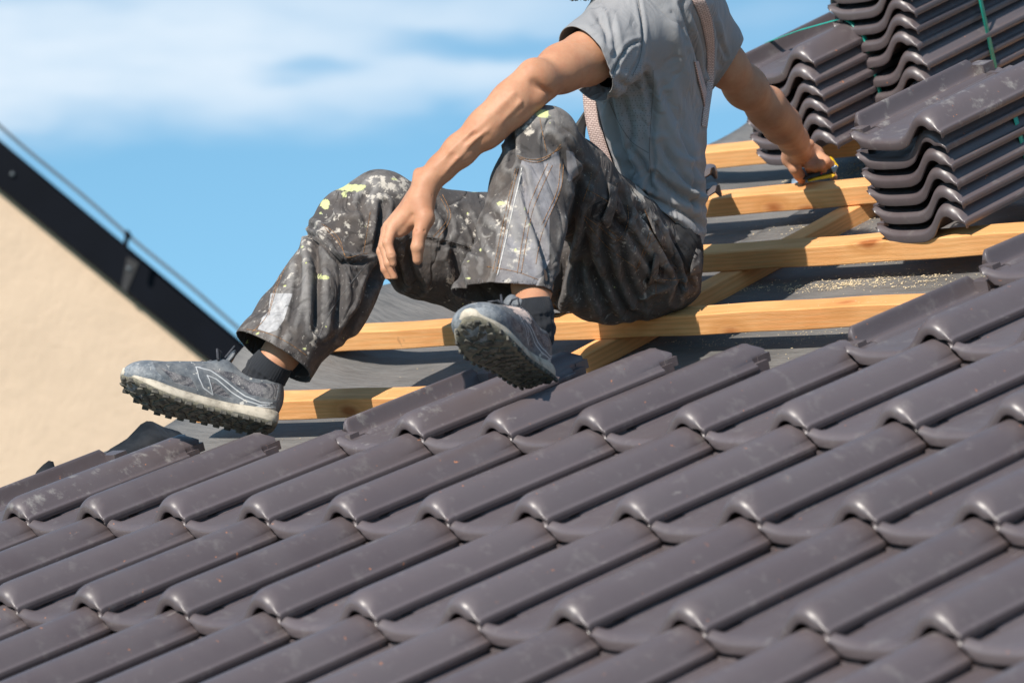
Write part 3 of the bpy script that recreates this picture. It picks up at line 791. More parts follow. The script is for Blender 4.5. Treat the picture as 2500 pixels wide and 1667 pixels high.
def torso_body():
    lo=np.array([-.9,-.25,6.6]); hi=np.array([.6,1.25,7.75]); f=Field(lo,hi,.009)
    f.chain([D(1510,590,7.27),D(1515,420,7.22),D(1500,220,7.2),D(1515,60,7.18),D(1525,-30,7.16)],[.075,.060,.068,.080,.06],.05,ax=(.2,0,1),sc_=.75)
    f.chain([D(1520,-40,7.17),D(1475,-110,7.10)],[.058,.055],.03)
    f.ell(D(1415,-185,7.03),(.098,.118,.078),.02); f.ell(D(1375,-120,7.01),(.06,.06,.055),.03)
    P,Rr=limb([(1480,600,7.20),(1380,490,7.05),(1266,350,6.85)],[58,56,44]); f.chain(P,Rr,.03)
    P,Rr=limb([(1266,350,6.85),(1238,480,6.82),(1222,620,6.74)],[42,38,32]); f.chain(P,Rr,.03)
    P,Rr=limb([(1480,600,7.40),(1150,595,7.44),(880,500,7.35)],[56,54,48]); f.chain(P,Rr,.03)
    P,Rr=limb([(880,500,7.35),(765,650,7.24),(675,790,7.15)],[46,44,38]); f.chain(P,Rr,.03)
    f.cone(D(1450,60,7.04),D(1595,75,7.26),.05,.036,.04)
    return f.mesh()
def head_():
    hc=D(1415,-185,7.03); f=Field(hc-[.15,.17,.12],hc+[.14,.15,.12],.0032)
    f.ell(hc,(.098,.118,.078),.02); f.ell(D(1375,-120,7.01),(.06,.060,.055),.03)
    f.chain([D(1520,-40,7.17),D(1475,-110,7.10)],[.056,.053],.03)
    f.cone(hc+[-.096,.012,0],hc+[-.116,-.022,0],.009,.014,.012); f.cone(hc+[-.112,-.024,-.012],hc+[-.112,-.024,.012],.008,.008,.008)   # nose
    f.cone(hc+[-.084,.030,-.045],hc+[-.090,.032,.045],.009,.009,.014)                                                # brow
    for s_ in (-1,1):
        f.ell(hc+[-.090,.012,.032*s_],(.014,.010,.015),.012,op='sub'); f.ell(hc+[.012,-.002,.078*s_],(.018,.032,.009),.008); f.ell(hc+[.010,-.002,.087*s_],(.009,.018,.004),.005,op='sub')
        f.ell(hc+[-.072,-.030,.042*s_],(.022,.020,.018),.02)
    f.cone(hc+[-.093,-.054,-.022],hc+[-.093,-.054,.022],.0075,.0075,.008); f.cone(hc+[-.103,-.056,-.020],hc+[-.103,-.056,.020],.0018,.0018,.004,op='sub')
    return f.mesh()
def ankle(pts,rs):
    P=[D(*p) for p in pts]; lo=np.min(P,0)-.07; hi=np.max(P,0)+.07; f=Field(lo,hi,.004); f.chain(P,rs,.02); return f.mesh()
chunks=[near_arm(),far_arm(),torso_body(),head_(),ankle([(1222,600,6.76),(1222,655,6.70),(1222,720,6.655),(1225,790,6.645)],[.032,.032,.031,.028]),ankle([(702,738,7.17),(646,812,7.118),(618,848,7.108),(598,878,7.108)],[.034,.0315,.029,.024])]
VV=[];FF=[];b0=0
for V,F in chunks:
    F=flipcheck(V,F); V=relax(V,F,2,.5); VV.append(V); FF.append(F+b0); b0+=len(V)
body_obj('body',np.concatenate(VV),np.concatenate(FF),M_SKIN,PRS)
# ---- trousers
def trousers():
    lo=np.array([-.56,-.115,6.56]); hi=np.array([.345,.46,7.62]); f=Field(lo,hi,.0040)
    # seat and near thigh
    P,Rr=limb([(1500,598,7.16),(1400,515,7.03),(1320,420,6.90),(1250,328,6.795)],[112,100,88,76]); f.chain(P,Rr,.03)
    P,Rr=limb([(1500,603,7.18),(1395,632,7.14),(1320,632,7.10)],[112,100,88]); f.chain(P,Rr,.03)
    P,Rr=limb([(1505,595,7.18),(1505,590,7.37)],[110,100]); f.chain(P,Rr,.05)
    P,Rr=limb([(1560,590,7.17),(1555,560,7.36)],[46,46]); f.chain(P,Rr,.03)
    P,Rr=limb([(1530,560,7.16),(1480,500,7.12)],[72,58]); f.chain(P,Rr,.03)
    # near shin, wide
    P,Rr=limb([(1246,324,6.79),(1216,430,6.775),(1192,545,6.745),(1155,672,6.70),(1130,760,6.68)],[78,86,96,103,110]); f.chain(P,Rr,.025,ax=(.25,0,1),sc_=1.45)
    # far leg
    P,Rr=limb([(1470,580,7.40),(1300,590,7.42),(1110,588,7.42),(990,558,7.38),(885,492,7.32)],[105,115,134,122,88]); f.chain(P,Rr,.03,ax=(0,0,1),sc_=1.15)
    P,Rr=limb([(880,490,7.31),(815,545,7.27),(745,675,7.20),(682,748,7.15),(632,818,7.11),(590,890,7.08)],[86,96,103,94,91,92]); f.chain(P,Rr,.03,ax=(0,0,1),sc_=1.12)
    P,Rr=limb([(862,448,7.29),(790,480,7.27)],[44,36]); f.chain(P,Rr,.03)
    return f.mesh()
V,F=trousers(); F=flipcheck(V,F); V=relax(V,F,2,.5)
Nn_=vnormals(V,F)
# broad slack, then drawn folds
V=V+Nn_*(vnoise(V*[1,.7,1],3,20)*.009+vnoise(V*[1,.6,1],4,46)*.003)[:,None]
TF=[([(1197,398),(1215,481),(1240,546),(1251,600),(1258,660)],9,-.011),([(1338,400),(1325,470),(1305,560),(1285,640),(1268,710)],14,-.020),
 ([(1175,300),(1178,345),(1172,380)],8,-.010),([(1190,362),(1240,368),(1290,340)],6,.004),([(1150,330),(1165,342),(1190,352)],7,.006),
 ([(1260,320),(1300,370),(1315,430)],11,-.009),([(1300,330),(1345,390),(1370,450)],10,-.006),([(1120,480),(1160,520),(1180,580)],12,-.005),
 ([(1100,560),(1120,610),(1110,650)],10,-.006),([(1215,560),(1235,620),(1232,670)],10,.006),([(1180,430),(1150,520),(1135,640)],5,.003),
 ([(1350,470),(1345,560),(1375,660),(1400,720)],13,-.012),([(1385,520),(1395,600),(1430,700),(1470,725)],11,-.010),([(1425,560),(1440,640),(1470,700)],11,-.008),
 ([(1340,560),(1330,640),(1345,710)],13,-.010),([(1400,490),(1450,540),(1500,610),(1540,640)],10,-.007),([(1460,470),(1510,540),(1545,600)],9,-.009),
 ([(1420,430),(1440,480),(1435,520)],9,-.008),([(1500,520),(1530,575),(1560,640),(1550,690)],9,-.010),([(1535,540),(1570,600),(1585,660)],8,-.008),
 ([(1350,420),(1400,470),(1455,520)],9,.006),([(1480,640),(1520,655),(1585,650)],8,-.006),([(1430,730),(1455,695),(1500,670),(1580,640)],6,.006),
 ([(718,532),(728,630),(728,755)],13,-.019),([(880,470),(870,540),(862,590)],10,-.014),([(905,560),(865,620),(830,700),(790,770)],12,-.014),
 ([(870,640),(830,690),(790,730)],12,.008),([(700,522),(740,545),(780,585),(830,592),(870,588)],7,.008),([(700,535),(735,560),(775,598),(830,606)],6,-.008),
 ([(760,480),(800,500),(850,500)],12,.006),([(690,600),(680,680),(660,760)],11,-.006),([(770,560),(785,650),(770,740)],10,-.007),([(640,680),(650,740),(640,790)],9,-.005),
 ([(930,560),(940,620),(960,660)],12,-.010),([(1000,470),(1030,520),(1010,580)],9,-.007),([(1040,560),(1050,620),(1075,690)],12,-.010),([(960,545),(1040,565),(1110,585)],6,-.005),
 ([(900,520),(905,580),(925,650)],10,-.012),([(1060,480),(1090,540),(1095,600)],10,-.006),([(850,430),(830,470),(845,520)],9,-.006),([(560,780),(600,795),(700,840)],5,.003),([(1060,640),(1150,652),(1250,668)],5,.003)]
V=fold(V,F,TF)
P=topx(V); Nf=vnormals(V,F); fr=np.clip((-Nf[:,2]+.15)*4,0,1)
def soft(d,w): return np.clip(.5+d/w*.5,0,1)
def inpoly(poly,w=6,mask=None): 
    a=soft(psd(P,poly),w)*fr
    return a if mask is None else a*mask
def blobs(L,front=True,g=1.):
    r=np.zeros(len(V))
    for x,y,a,b,s in L: r=np.maximum(r,s*g*np.exp(-(((P[:,0]-x)/a)**2+((P[:,1]-y)/b)**2)))
    return r*fr
leftleg=(V[:,2]<7.0)
near=V[:,2]<7.22
farl=V[:,2]>7.0
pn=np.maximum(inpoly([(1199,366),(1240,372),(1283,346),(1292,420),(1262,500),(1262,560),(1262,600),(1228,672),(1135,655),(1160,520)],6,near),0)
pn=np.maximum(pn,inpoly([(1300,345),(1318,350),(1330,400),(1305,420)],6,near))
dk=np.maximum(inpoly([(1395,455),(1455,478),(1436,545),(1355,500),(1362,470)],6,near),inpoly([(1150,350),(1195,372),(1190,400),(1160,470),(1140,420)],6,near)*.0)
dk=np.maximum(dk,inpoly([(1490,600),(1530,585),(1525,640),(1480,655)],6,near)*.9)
yl=np.maximum(blobs([(1248,262,19,12,1.0),(1242,283,6,4,.75),(1148,467,13,5,.85),(1262,283,4,6,.6),(1190,425,5,14,.6),(1103,574,5,6,.7),(1075,600,6,5,.6),(1184,573,6,6,.7),(1205,480,7,8,.6),(1218,515,6,6,.55),(1075,640,16,5,.6),(1120,500,5,8,.5)])*near,
              blobs([(805,432,36,11,1.0),(832,428,20,7,.8),(790,445,10,12,.7),(747,470,14,15,1.),(738,490,7,7,.7),(695,567,8,8,.7),(745,637,17,5,.9),(735,631,8,4,.7),(640,712,8,5,.7),(590,765,10,5,.7),(700,800,9,6,.6),(733,700,3,6,.6),(1090,440,14,5,.7),(900,412,24,6,.6)])*farl)
wh=np.maximum(blobs([(1470,440,16,24,.8),(1480,500,8,20,.5),(1215,300,20,30,.38),(1180,560,40,60,.30),(1455,560,10,18,.4),(1180,650,50,10,.45),(1160,500,26,60,.35),(1520,560,10,26,.55)])*near,
              blobs([(900,425,60,20,.62),(870,450,50,22,.55),(925,420,26,14,.75),(985,440,30,18,.42),(1060,500,16,36,.42),(760,530,34,14,.55),(700,560,20,40,.4),(780,520,60,40,.32),(880,575,20,10,.5),(1040,640,40,40,.25),(720,780,16,40,.42),(620,690,40,70,.28),(1100,560,30,60,.3),(735,545,36,9,.6)])*farl)
wr=np.maximum(blobs([(1250,270,60,40,.6),(1180,520,70,130,.55),(1500,560,40,60,.5),(1530,560,14,50,.6)])*near,blobs([(860,430,90,30,.6),(690,640,50,110,.45),(620,770,50,40,.5),(1030,520,60,50,.3)])*farl)
cx_=convex(V,F,10); wr=np.clip(wr+np.clip(cx_/.0012,-.5,1)*.35,0,1.2)
pt=inpoly([(621,673),(672,674),(652,735),(636,758),(618,764),(592,756),(603,728),(617,716)],5,farl)
hemN=(D(1156,678,6.71),(-.05,-.955,-.29),.20); hemF=(D(633,822,7.11),(-.50,-.80,-.30),.20)
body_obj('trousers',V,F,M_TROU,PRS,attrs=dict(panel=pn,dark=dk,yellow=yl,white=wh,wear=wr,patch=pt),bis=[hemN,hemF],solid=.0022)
TV,TFc=V,F
# ---- t-shirt
def shirt():
    lo=np.array([.02,.0,6.72]); hi=np.array([.50,1.0,7.66]); f=Field(lo,hi,.0042)
    def sec(x,y,z,half,lat,lx):
        c=D(x,y,z); l=np.array((lx,0,.96)); l/=np.linalg.norm(l); r=half; e=max(lat-half,0.001); return c-l*e,c+l*e,r
    S_=[(1532,566,7.26,.052,.155,.02),(1532,505,7.25,.054,.158,.03),(1526,440,7.235,.056,.160,.06),(1512,370,7.22,.062,.165,.12),(1507,290,7.205,.063,.172,.20),(1497,200,7.19,.076,.182,.26),(1500,110,7.18,.084,.19,.30),(1512,30,7.17,.084,.185,.30),(1525,-40,7.16,.070,.13,.3)]
    for a,b in zip(S_[:-1],S_[1:]):
        for t in np.linspace(0,1,4)[:-1]:
            q=[x+(y-x)*t for x,y in zip(a,b)]; A,B,r=sec(*q); f.cone(A,B,r,r,.035)
    # sleeves
    P,Rr=limb([(1468,50,7.06),(1425,84,7.00),(1374,128,6.935),(1312,176,6.87)],[90,88,86,90]); f.chain(P,Rr,.04)
    P,Rr=limb([(1612,45,7.28),(1642,105,7.34),(1672,172,7.39)],[62,58,64]); f.chain(P,Rr,.03)
    return f.mesh()
V,F=shirt(); F=flipcheck(V,F); V=relax(V,F,3,.5)
Nn_=vnormals(V,F); V=V+Nn_*(vnoise(V*[1,.5,1],8,16)*.007+vnoise(V*[1,.6,1],9,42)*.0020)[:,None]
SF=[([(1370,30),(1392,70),(1398,100)],9,-.009),([(1400,40),(1412,90),(1412,130)],8,-.007),([(1340,50),(1372,85),(1388,120)],8,.004),
 ([(1466,0),(1476,60),(1474,110),(1460,150),(1430,190)],5,-.005),([(1410,160),(1440,172),(1475,160)],8,.004),([(1415,185),(1450,200),(1480,175)],8,-.006),
 ([(1404,170),(1440,110),(1470,95)],5,-.006),([(1500,160),(1520,250),(1560,340)],10,.005),([(1480,160),(1497,240),(1500,300)],9,-.008),
 ([(1540,30),(1560,120),(1590,220),(1610,330)],12,.010),([(1565,10),(1595,110),(1615,200)],8,-.012),([(1585,20),(1612,100),(1622,170)],7,-.009),([(1570,90),(1590,170),(1612,260)],8,.007),
 ([(1398,200),(1410,270),(1430,340),(1460,410)],9,-.007),([(1430,230),(1450,290),(1445,350)],10,-.007),([(1385,250),(1400,310),(1430,370)],8,.006),
 ([(1495,290),(1500,380),(1480,450)],5,-.005),([(1520,330),(1560,400),(1605,440)],10,-.009),([(1500,400),(1550,440),(1612,470)],9,-.011),([(1480,440),(1530,470),(1590,500),(1612,520)],8,-.011),
 ([(1460,400),(1500,450),(1560,490)],9,.009),([(1540,380),(1575,430),(1612,460)],8,.009),([(1500,470),(1560,505),(1606,545)],7,.009),([(1540,350),(1580,370),(1615,370)],9,.006),
 ([(1590,380),(1600,440),(1590,480)],7,-.008),([(1450,340),(1480,380),(1500,440)],8,-.008),([(1560,300),(1590,360),(1612,400)],9,-.007),
 ([(1480,470),(1520,500),(1575,540),(1600,565)],6,-.009),([(1632,20),(1650,80),(1665,130)],6,-.006),([(1645,60),(1650,110),(1650,150)],6,-.006),([(1520,200),(1550,260),(1590,330)],12,-.005)]
V=fold(V,F,SF)
P=topx(V); Nf=vnormals(V,F); fr=np.clip((-Nf[:,2]+.15)*4,0,1)
ms=inpoly([(1404,178),(1440,112),(1474,95),(1473,130),(1500,160),(1498,220),(1492,300),(1450,350),(1430,300),(1385,215)],4)
body_obj('t_shirt',V,F,M_SHIRT,PRS,attrs=dict(mesh=ms),bis=[(D(1350,142,6.90),(-.80,-.44,-.42),.15),(D(1662,158,7.375),(.86,-.50,.10),.12),(D(1530,515,7.2),(-.64,-.77,-.05),.34)],solid=.0018)
SV,SFc=V,F
# ---- waistband of gathered black elastic between shirt and trousers
b=MB(); rgw=np.random.default_rng(3)
f=Field(D(1440,640,7.0)*[1,1,0]+[0,0,6.98],D(1640,440,7.5)*[1,1,0]+[0,0,7.52],.004)
for t in np.linspace(0,1,5): f.cone(D(1556-26*t,584-44*t,7.115),D(1554-26*t,580-44*t,7.37),.044,.044,.02)
V,F=f.mesh(); F=flipcheck(V,F); V=relax(V,F,2); Nq=vnormals(V,F); a_=V@np.array([.75,.66,0]); 
V=V+Nq*(.0022*np.sin(a_*760+vnoise(V,5,40)*9)+.004*vnoise(V,6,60))[:,None]
body_obj('waistband',V,F,plain('black_elastic',(.012,.012,.014),.8,.3,40),PRS)
# ---- sight-line projection onto the cloth, for seams, straps and loops
from mathutils.bvhtree import BVHTree
def bvh(V,F): return BVHTree.FromPolygons([Vector(v) for v in V.tolist()],F.tolist())
BT=bvh(TV,TFc); BS=bvh(SV,SFc)
def onto(tree,x,y,off=.0015,fall=None):
    d=Vector(D(x,y,1.).tolist()).normalized(); h=tree.ray_cast(Vector((0,0,0)),d,20)
    if h[0] is None: return fall
    n=h[1]; n=n if n.dot(d)<0 else -n
    return np.array(h[0]+n*off)
def seam(b,tree,poly,r=.0009,off=.0003,dash=None):
    pts=catmull(poly,8) if len(poly)>2 else np.linspace(poly[0],poly[1],12)
    P3=[onto(tree,x,y,off) for x,y in pts]; run=[]
    runs=[]
    for p in P3:
        if p is None or (run and np.linalg.norm(p-run[-1])>.03):
            if len(run)>1: runs.append(run)
            run=[]
        if p is not None: run.append(p)
    if len(run)>1: runs.append(run)
    for r_ in runs:
        b=MB(); b.tube([c2w(p) for p in r_],r,5); b.build(*SK,PRS,True)
M_OR=plain('orange_thread',(.25,.125,.05),.8,.85,330); M_DS=plain('dark_seam',(.012,.012,.014),.9,.1,50); M_WT=plain('frayed_thread',(.55,.53,.50),.9,.2,300)
SK=('stitching',M_OR)
Z2=lambda *p:[((1100+x/2.613)/K,(400+y/2.613)/K) for x,y in p]
Z3=lambda *p:[((250+x/2.24)/K,(400+y/2.24)/K) for x,y in p]
for q in (Z2((430,30),(370,300),(320,560),(290,700)),Z2((415,30),(345,330),(270,690)),Z2((620,0),(520,220),(470,420),(425,700)),Z2((650,10),(545,240),(495,430),(450,700)),
          Z2((720,0),(700,170),(600,400),(565,520),(545,640)),Z2((700,0),(680,170),(580,390)),Z2((230,655),(420,690),(560,740)),
          Z2((850,330),(960,410),(1062,488),(1130,380),(1128,260)),Z2((850,350),(990,520),(1170,655),(1190,670),(1280,450),(1238,290)),Z2((865,160),(1000,240),(1060,300)),Z2((1310,740),(1310,840)),
          Z2((1320,738),(1410,742),(1490,735)),Z2((900,60),(880,140),(845,240)),Z2((1240,300),(1270,420),(1190,660)),Z2((1010,420),(1070,470)),
          [(1188,358),(1215,367),(1245,364),(1272,350),(1288,332)],[(1190,363),(1217,372),(1247,369),(1290,338)],[(1240,272),(1247,310),(1256,352)],
          Z3((1200,330),(1260,370),(1300,420),(1325,500),(1345,512),(1400,500),(1450,490)),Z3((1215,350),(1290,430),(1330,505)),Z3((1465,265),(1448,370),(1428,485)),
          Z3((1860,170),(1905,290),(1835,405)),Z3((1845,180),(1890,290),(1810,400)),Z3((1000,540),(940,690),(900,830),(820,920)),Z3((1010,545),(950,690),(910,830)),
          Z3((790,905),(900,925),(1010,975),(1120,1050))):
    seam(None,BT,q,.00052)
SK=('frayed_edge',M_WT)
for q in (Z2((455,25),(400,280),(345,520),(300,710)),Z2((452,60),(395,300),(340,540),(298,712))): seam(None,BT,q,.0009,.0004)
SK=('seam',plain('grey_seam',(.125,.12,.12),.8,.1,60))
for q in ([(1466,0),(1474,50),(1475,100),(1468,140),(1452,175)],[(1404,180),(1425,130),(1448,105),(1474,96)],[(1500,162),(1500,220),(1494,290),(1492,360),(1498,430)],[(1398,230),(1420,280),(1450,325),(1490,352)]):
    seam(None,BS,q,.0006,.0001)
seam(None,BT,Z3((1600,460),(1700,400),(1850,410),(1990,450)),.0006,.0001); seam(None,BT,Z3((1450,540),(1330,690),(1240,820),(1160,1000)),.0006,.0001)

# frayed threads at the hems
M_FR=plain('frayed_cloth',(.15,.14,.135),.9,.4,200)
for (c,n,_),cnt,Rr in ((hemN,60,.072),(hemF,60,.066)):
    b=MB()
    n=np.array(n)/np.linalg.norm(n); a=np.cross(n,[0,0,1.]); a/=np.linalg.norm(a); e=np.cross(n,a)
    for k in range(cnt):
        q=k/cnt*6.283; dr=math.cos(q)*a+math.sin(q)*e
        h=BT.ray_cast(Vector((c-n*.004).tolist()),Vector(dr.tolist()),.2)
        if h[0] is None: continue
        p=np.array(h[0]); L_=random.uniform(.0015,.006)*(2.6 if random.random()<.06 else 1)
        j=np.array([random.gauss(0,.4) for _ in range(3)]); b.tube([c2w(p-n*.001),c2w(p+(n+j*.7)*L_*.5),c2w(p+(n+j)*L_)],[.0007,.0005,.0003],4)
    b.build('frayed_hem',M_FR,PRS,True)
# ---- suspenders
def brick_mat():
    m=NM('brick_print_webbing'); uv=m.n('ShaderNodeUVMap'); t=m.n('ShaderNodeTexBrick'); m.l(uv.outputs[0],t.inputs['Vector'])
    t.inputs['Color1'].default_value=(.60,.45,.40,1); t.inputs['Color2'].default_value=(.72,.56,.50,1); t.inputs['Mortar'].default_value=(.24,.15,.14,1)
    t.inputs['Scale'].default_value=1; t.inputs['Mortar Size'].default_value=.07; t.inputs['Brick Width'].default_value=1.; t.inputs['Row Height'].default_value=.45
    return m.set(col=t.outputs['Color'],rough=.75)
M_BR=brick_mat(); M_BK=plain('black_webbing',(.012,.012,.013),.6,.2,60)
def band3(rows,w,mat,name,sub=8,unit=.0078):
    """rows: (left point, right point) pairs in body axes"""
    A=catmull([r[0] for r in rows],sub);B=catmull([r[1] for r in rows],sub); V=[];F=[];n=4
    for a_,b_ in zip(A,B):
        for k in range(n+1): V.append(c2w(a_+(b_-a_)*k/n))
    for i in range(len(A)-1):
        for k in range(n): q=i*(n+1)+k; F.append((q,q+1,q+n+2,q+n+1))
    o=mesh(name,V,F,mat,PRS,True); me=o.data; uv=me.uv_layers.new(name='UVMap'); ln_=np.concatenate([[0],np.cumsum(np.linalg.norm(np.diff(A,axis=0),axis=1))])
    wd=np.linalg.norm(A[len(A)//2]-B[len(A)//2])
    for lp in me.loops:
        q=lp.vertex_index; uv.data[lp.index].uv=((q%(n+1))/n*wd/unit,ln_[q//(n+1)]/unit)
    s=o.modifiers.new('s','SOLIDIFY'); s.thickness=.0022; s.offset=0
    return o
# front strap, standing off the chest
fs=[(1340,185,1374,185,7.07),(1339,215,1370,215,7.07),(1342,255,1373,255,7.075),(1350,300,1382,296,7.08),(1362,345,1395,340,7.09),(1378,392,1410,384,7.10),(1388,420,1420,412,7.11)]
band3([(D(a,b_,z+.012),D(c,d_,z-.004)) for a,b_,c,d_,z in fs],.03,M_BR,'suspender_strap')
band3([(D(c-8,d_,z+.012),D(c+8,d_+2,z+.010)) for a,b_,c,d_,z in fs],.03,M_BK,'strap_backing')
# back strap over the shoulder blade
def ons(x,y,off=.004,z=7.27):
    p=onto(BS,x,y,off); return p if p is not None else D(x,y,z)
bs=[(1545,-66,1572,-72),(1566,-42,1592,-46),(1583,-14,1608,-16),(1594,10,1622,6),(1608,45,1634,40),(1618,85,1640,80),(1624,130,1641,128),(1622,190,1638,192),(1616,245,1630,250),(1611,290,1624,295)]
def strip(tree,rows,off,shift=0,grow=0):
    out=[];last=7.05
    for a,b_,c,d_ in rows:
        q=[onto(tree,a+(c-a)*t,b_+(d_-b_)*t,off) for t in (0,.35,.7,1)]
        zs=[x[2] for x in q if x is not None]; z=min(zs) if zs else last; last=z
        out.append((D(a+shift-grow,b_,z-.001+off*.2),D(c+shift+grow,d_,z+.004)))
    return out
band3(strip(BS,bs,.004),.02,M_BR,'suspender_strap')
band3([(a_+[-.004,0,.003],b_+[-.014,0,.003]) for a_,b_ in strip(BS,bs,.004)],.02,M_BK,'strap_backing')
cs=[(1592,140,1602,138),(1600,180,1612,177),(1610,220,1621,214),(1616,255,1625,250)]
band3([(ons(a,b_,.003),ons(c,d_,.003)) for a,b_,c,d_ in cs],.02,M_BR,'suspender_strap')
# the black inner strap seen between knee and chest
band3([(D(1345,250,7.10),D(1352,262,7.10)),(D(1322,285,7.09),D(1345,300,7.09)),(D(1308,300,7.09),D(1345,330,7.09)),(D(1312,312,7.09),D(1350,345,7.09))],.02,M_BK,'strap_backing')
# ---- tools loops and pockets standing off the trousers
def patch(poly_l,poly_r,name,mat=None,off=.005,th=.002):
    A=[onto(BT,x,y,off) for x,y in poly_l];B=[onto(BT,x,y,off) for x,y in poly_r]
    rows=[(a_,b_) for a_,b_ in zip(A,B) if a_ is not None and b_ is not None]
    if len(rows)<2: return
    V=[];F=[]
    for a_,b_ in rows:
        for k in range(5): V.append(a_+(b_-a_)*k/4)
    for i in range(len(rows)-1):
        for k in range(4): q=i*5+k; F.append((q,q+1,q+6,q+5))
    n=len(V); o=mesh(name,[c2w(v) for v in V],F,mat or M_TROU,PRS,True)
    for at_ in ('panel','dark','yellow','white','wear','patch'):
        a=o.data.attributes.new(at_,'FLOAT','POINT'); a.data.foreach_set('value',np.full(n,.35 if at_=='wear' else .12 if at_=='white' else 0,np.float32))
    s=o.modifiers.new('s','SOLIDIFY'); s.thickness=th; s.offset=0
Zd=lambda *p:[((1100+x/2.613)/K,(400+y/2.613)/K) for x,y in p]
patch(Zd((990,120),(1000,180),(1000,240),(960,330),(950,345)),Zd((1045,150),(1050,220),(1040,280),(1010,380),(1000,395)),'tool_loop')
patch(Zd((1255,330),(1285,440),(1330,520)),Zd((1310,370),(1350,440),(1380,520)),'belt_loop')
patch(Zd((1290,560),(1270,680),(1250,770)),Zd((1325,580),(1310,690),(1280,760)),'tool_loop')
patch(Zd((1540,540),(1525,640),(1530,700)),Zd((1575,570),(1575,640),(1560,690)),'belt_loop',off=.012)
patch([(703,520),(730,540),(765,572),(790,590)],[(696,528),(722,550),(758,583),(786,600)],'pocket_flap')
# ---- socks
def sock(c0,c1,c2,c3,rs,name):
    P=[D(*c0),D(*c1),D(*c2),D(*c3)]; lo=np.min(P,0)-.07; hi=np.max(P,0)+.07; f=Field(lo,hi,.0022); f.chain(P,rs,.012)
    V,F=f.mesh(); F=flipcheck(V,F); V=relax(V,F,1); N=vnormals(V,F); ax=(P[0]-P[2]); L_=np.linalg.norm(ax); ax/=L_
    t=(V-P[0])@ax*-1; e=np.cross(ax,[0,0,1.]); e/=np.linalg.norm(e); g=np.cross(ax,e); q=V-P[0]; an=np.arctan2(q@g,q@e)
    rib=np.sin(an*46)*np.where(t<.028,.0004,0)+np.where(t>=.028,np.sin(an*21+t*8)*.0006+.0012*np.sin(t*260+np.sin(an*2)*1.2+vnoise(V,2,30)*4),0)-.0012*np.exp(-((t-.033)/.0025)**2)
    V=V+N*rib[:,None]
    body_obj(name,V,F,M_SOCK,PRS,bis=[(P[0],tuple(ax),.06)],solid=.002)
def sockm():
    m,cc,nb,o=cloth('black_knit',(.018,.020,.024),(.030,.032,.038),1500,.4); return m.set(col=cc,rough=.95,normal=nb,sheen=.12,spec=.2)
M_SOCK=sockm()
sock((634,826,7.105),(613,855,7.108),(599,878,7.112),(592,902,7.115),[.0352,.0370,.0345,.026],'sock')
sock((1217,688,6.655),(1222,720,6.650),(1226,760,6.650),(1224,795,6.645),[.0335,.0345,.034,.030],'sock')
# ---- shoes, built once in their own axes: x heel to toe, y up, z sideways
def spring(x): return .034*max(0,(x-.185)/.11)**2+.006*max(0,(.03-x)/.03)**2
OUT=catmull([(0.000,.012),(.004,.024),(.02,.0345),(.06,.0375),(.10,.0365),(.14,.0385),(.18,.0445),(.21,.0475),(.24,.0455),(.268,.036),(.286,.021),(.294,.007)],4)
def outline(grow=0.,xs=0.):
    top=[(x+(grow*.6 if x>.25 else (-grow*.6 if x<.02 else 0)),w+grow) for x,w in OUT]
    return [(x,w) for x,w in top]+[(x,-w*.93) for x,w in reversed(top)]
def ringmesh(layers):
    """layers: (height over the curved sole, grow)"""
    V=[];F=[]; n=None
    for y,g in layers:
        o=outline(g); n=len(o)
        for x,z in o: V.append((x,y+spring(x)+ (.006*math.exp(-((x-.02)/.05)**2) if y>.012 else 0),z))
    for i in range(len(layers)-1):
        for j in range(n): k=(j+1)%n; F.append((i*n+j,i*n+k,(i+1)*n+k,(i+1)*n+j))
    for li,rev in ((0,False),(len(layers)-1,True)):
        c=len(V); h=n//2
        for j in range(h-1):
            a,b_,c_,d_=li*n+j,li*n+j+1,li*n+n-2-j,li*n+n-1-j; F.append((a,b_,c_,d_) if rev else (d_,c_,b_,a))
    return V,F
def upper_field():
    f=Field((-.012,.012,-.062),(.305,.150,.062),.0017)
    f.ell((.2475,.048,.002),(.0435,.027,.0405),.02); f.ell((.205,.046,.001),(.062,.034,.0445),.025); f.ell((.150,.050,0),(.070,.044,.036),.03)
    f.ell((.050,.050,0),(.050,.052,.0345),.03); f.cone((.112,.085,0),(.185,.060,0),.029,.022,.03)
    f.cone((.030,.072,.0),(.110,.080,0),.0315,.030,.02)
    f.ell((.014,.088,0),(.012,.017,.018),.012)
    # opening for the foot
    f.ell((.060,.122,0),(.054,.056,.040),.005,op='sub'); f.ell((.055,.095,0),(.036,.050,.0235),.006,op='sub')
    # tongue
    f.cone((.118,.098,0),(.101,.134,0),.012,.010,.004,ax=(.9,.4,0),sc_=2.2); f.cone((.103,.124,-.013),(.103,.124,.013),.009,.009,.01,ax=(.9,.4,0),sc_=2.)
    return f.mesh()
UV_,UF_=upper_field(); UF_=flipcheck(UV_,UF_); UV_=relax(UV_,UF_,1)
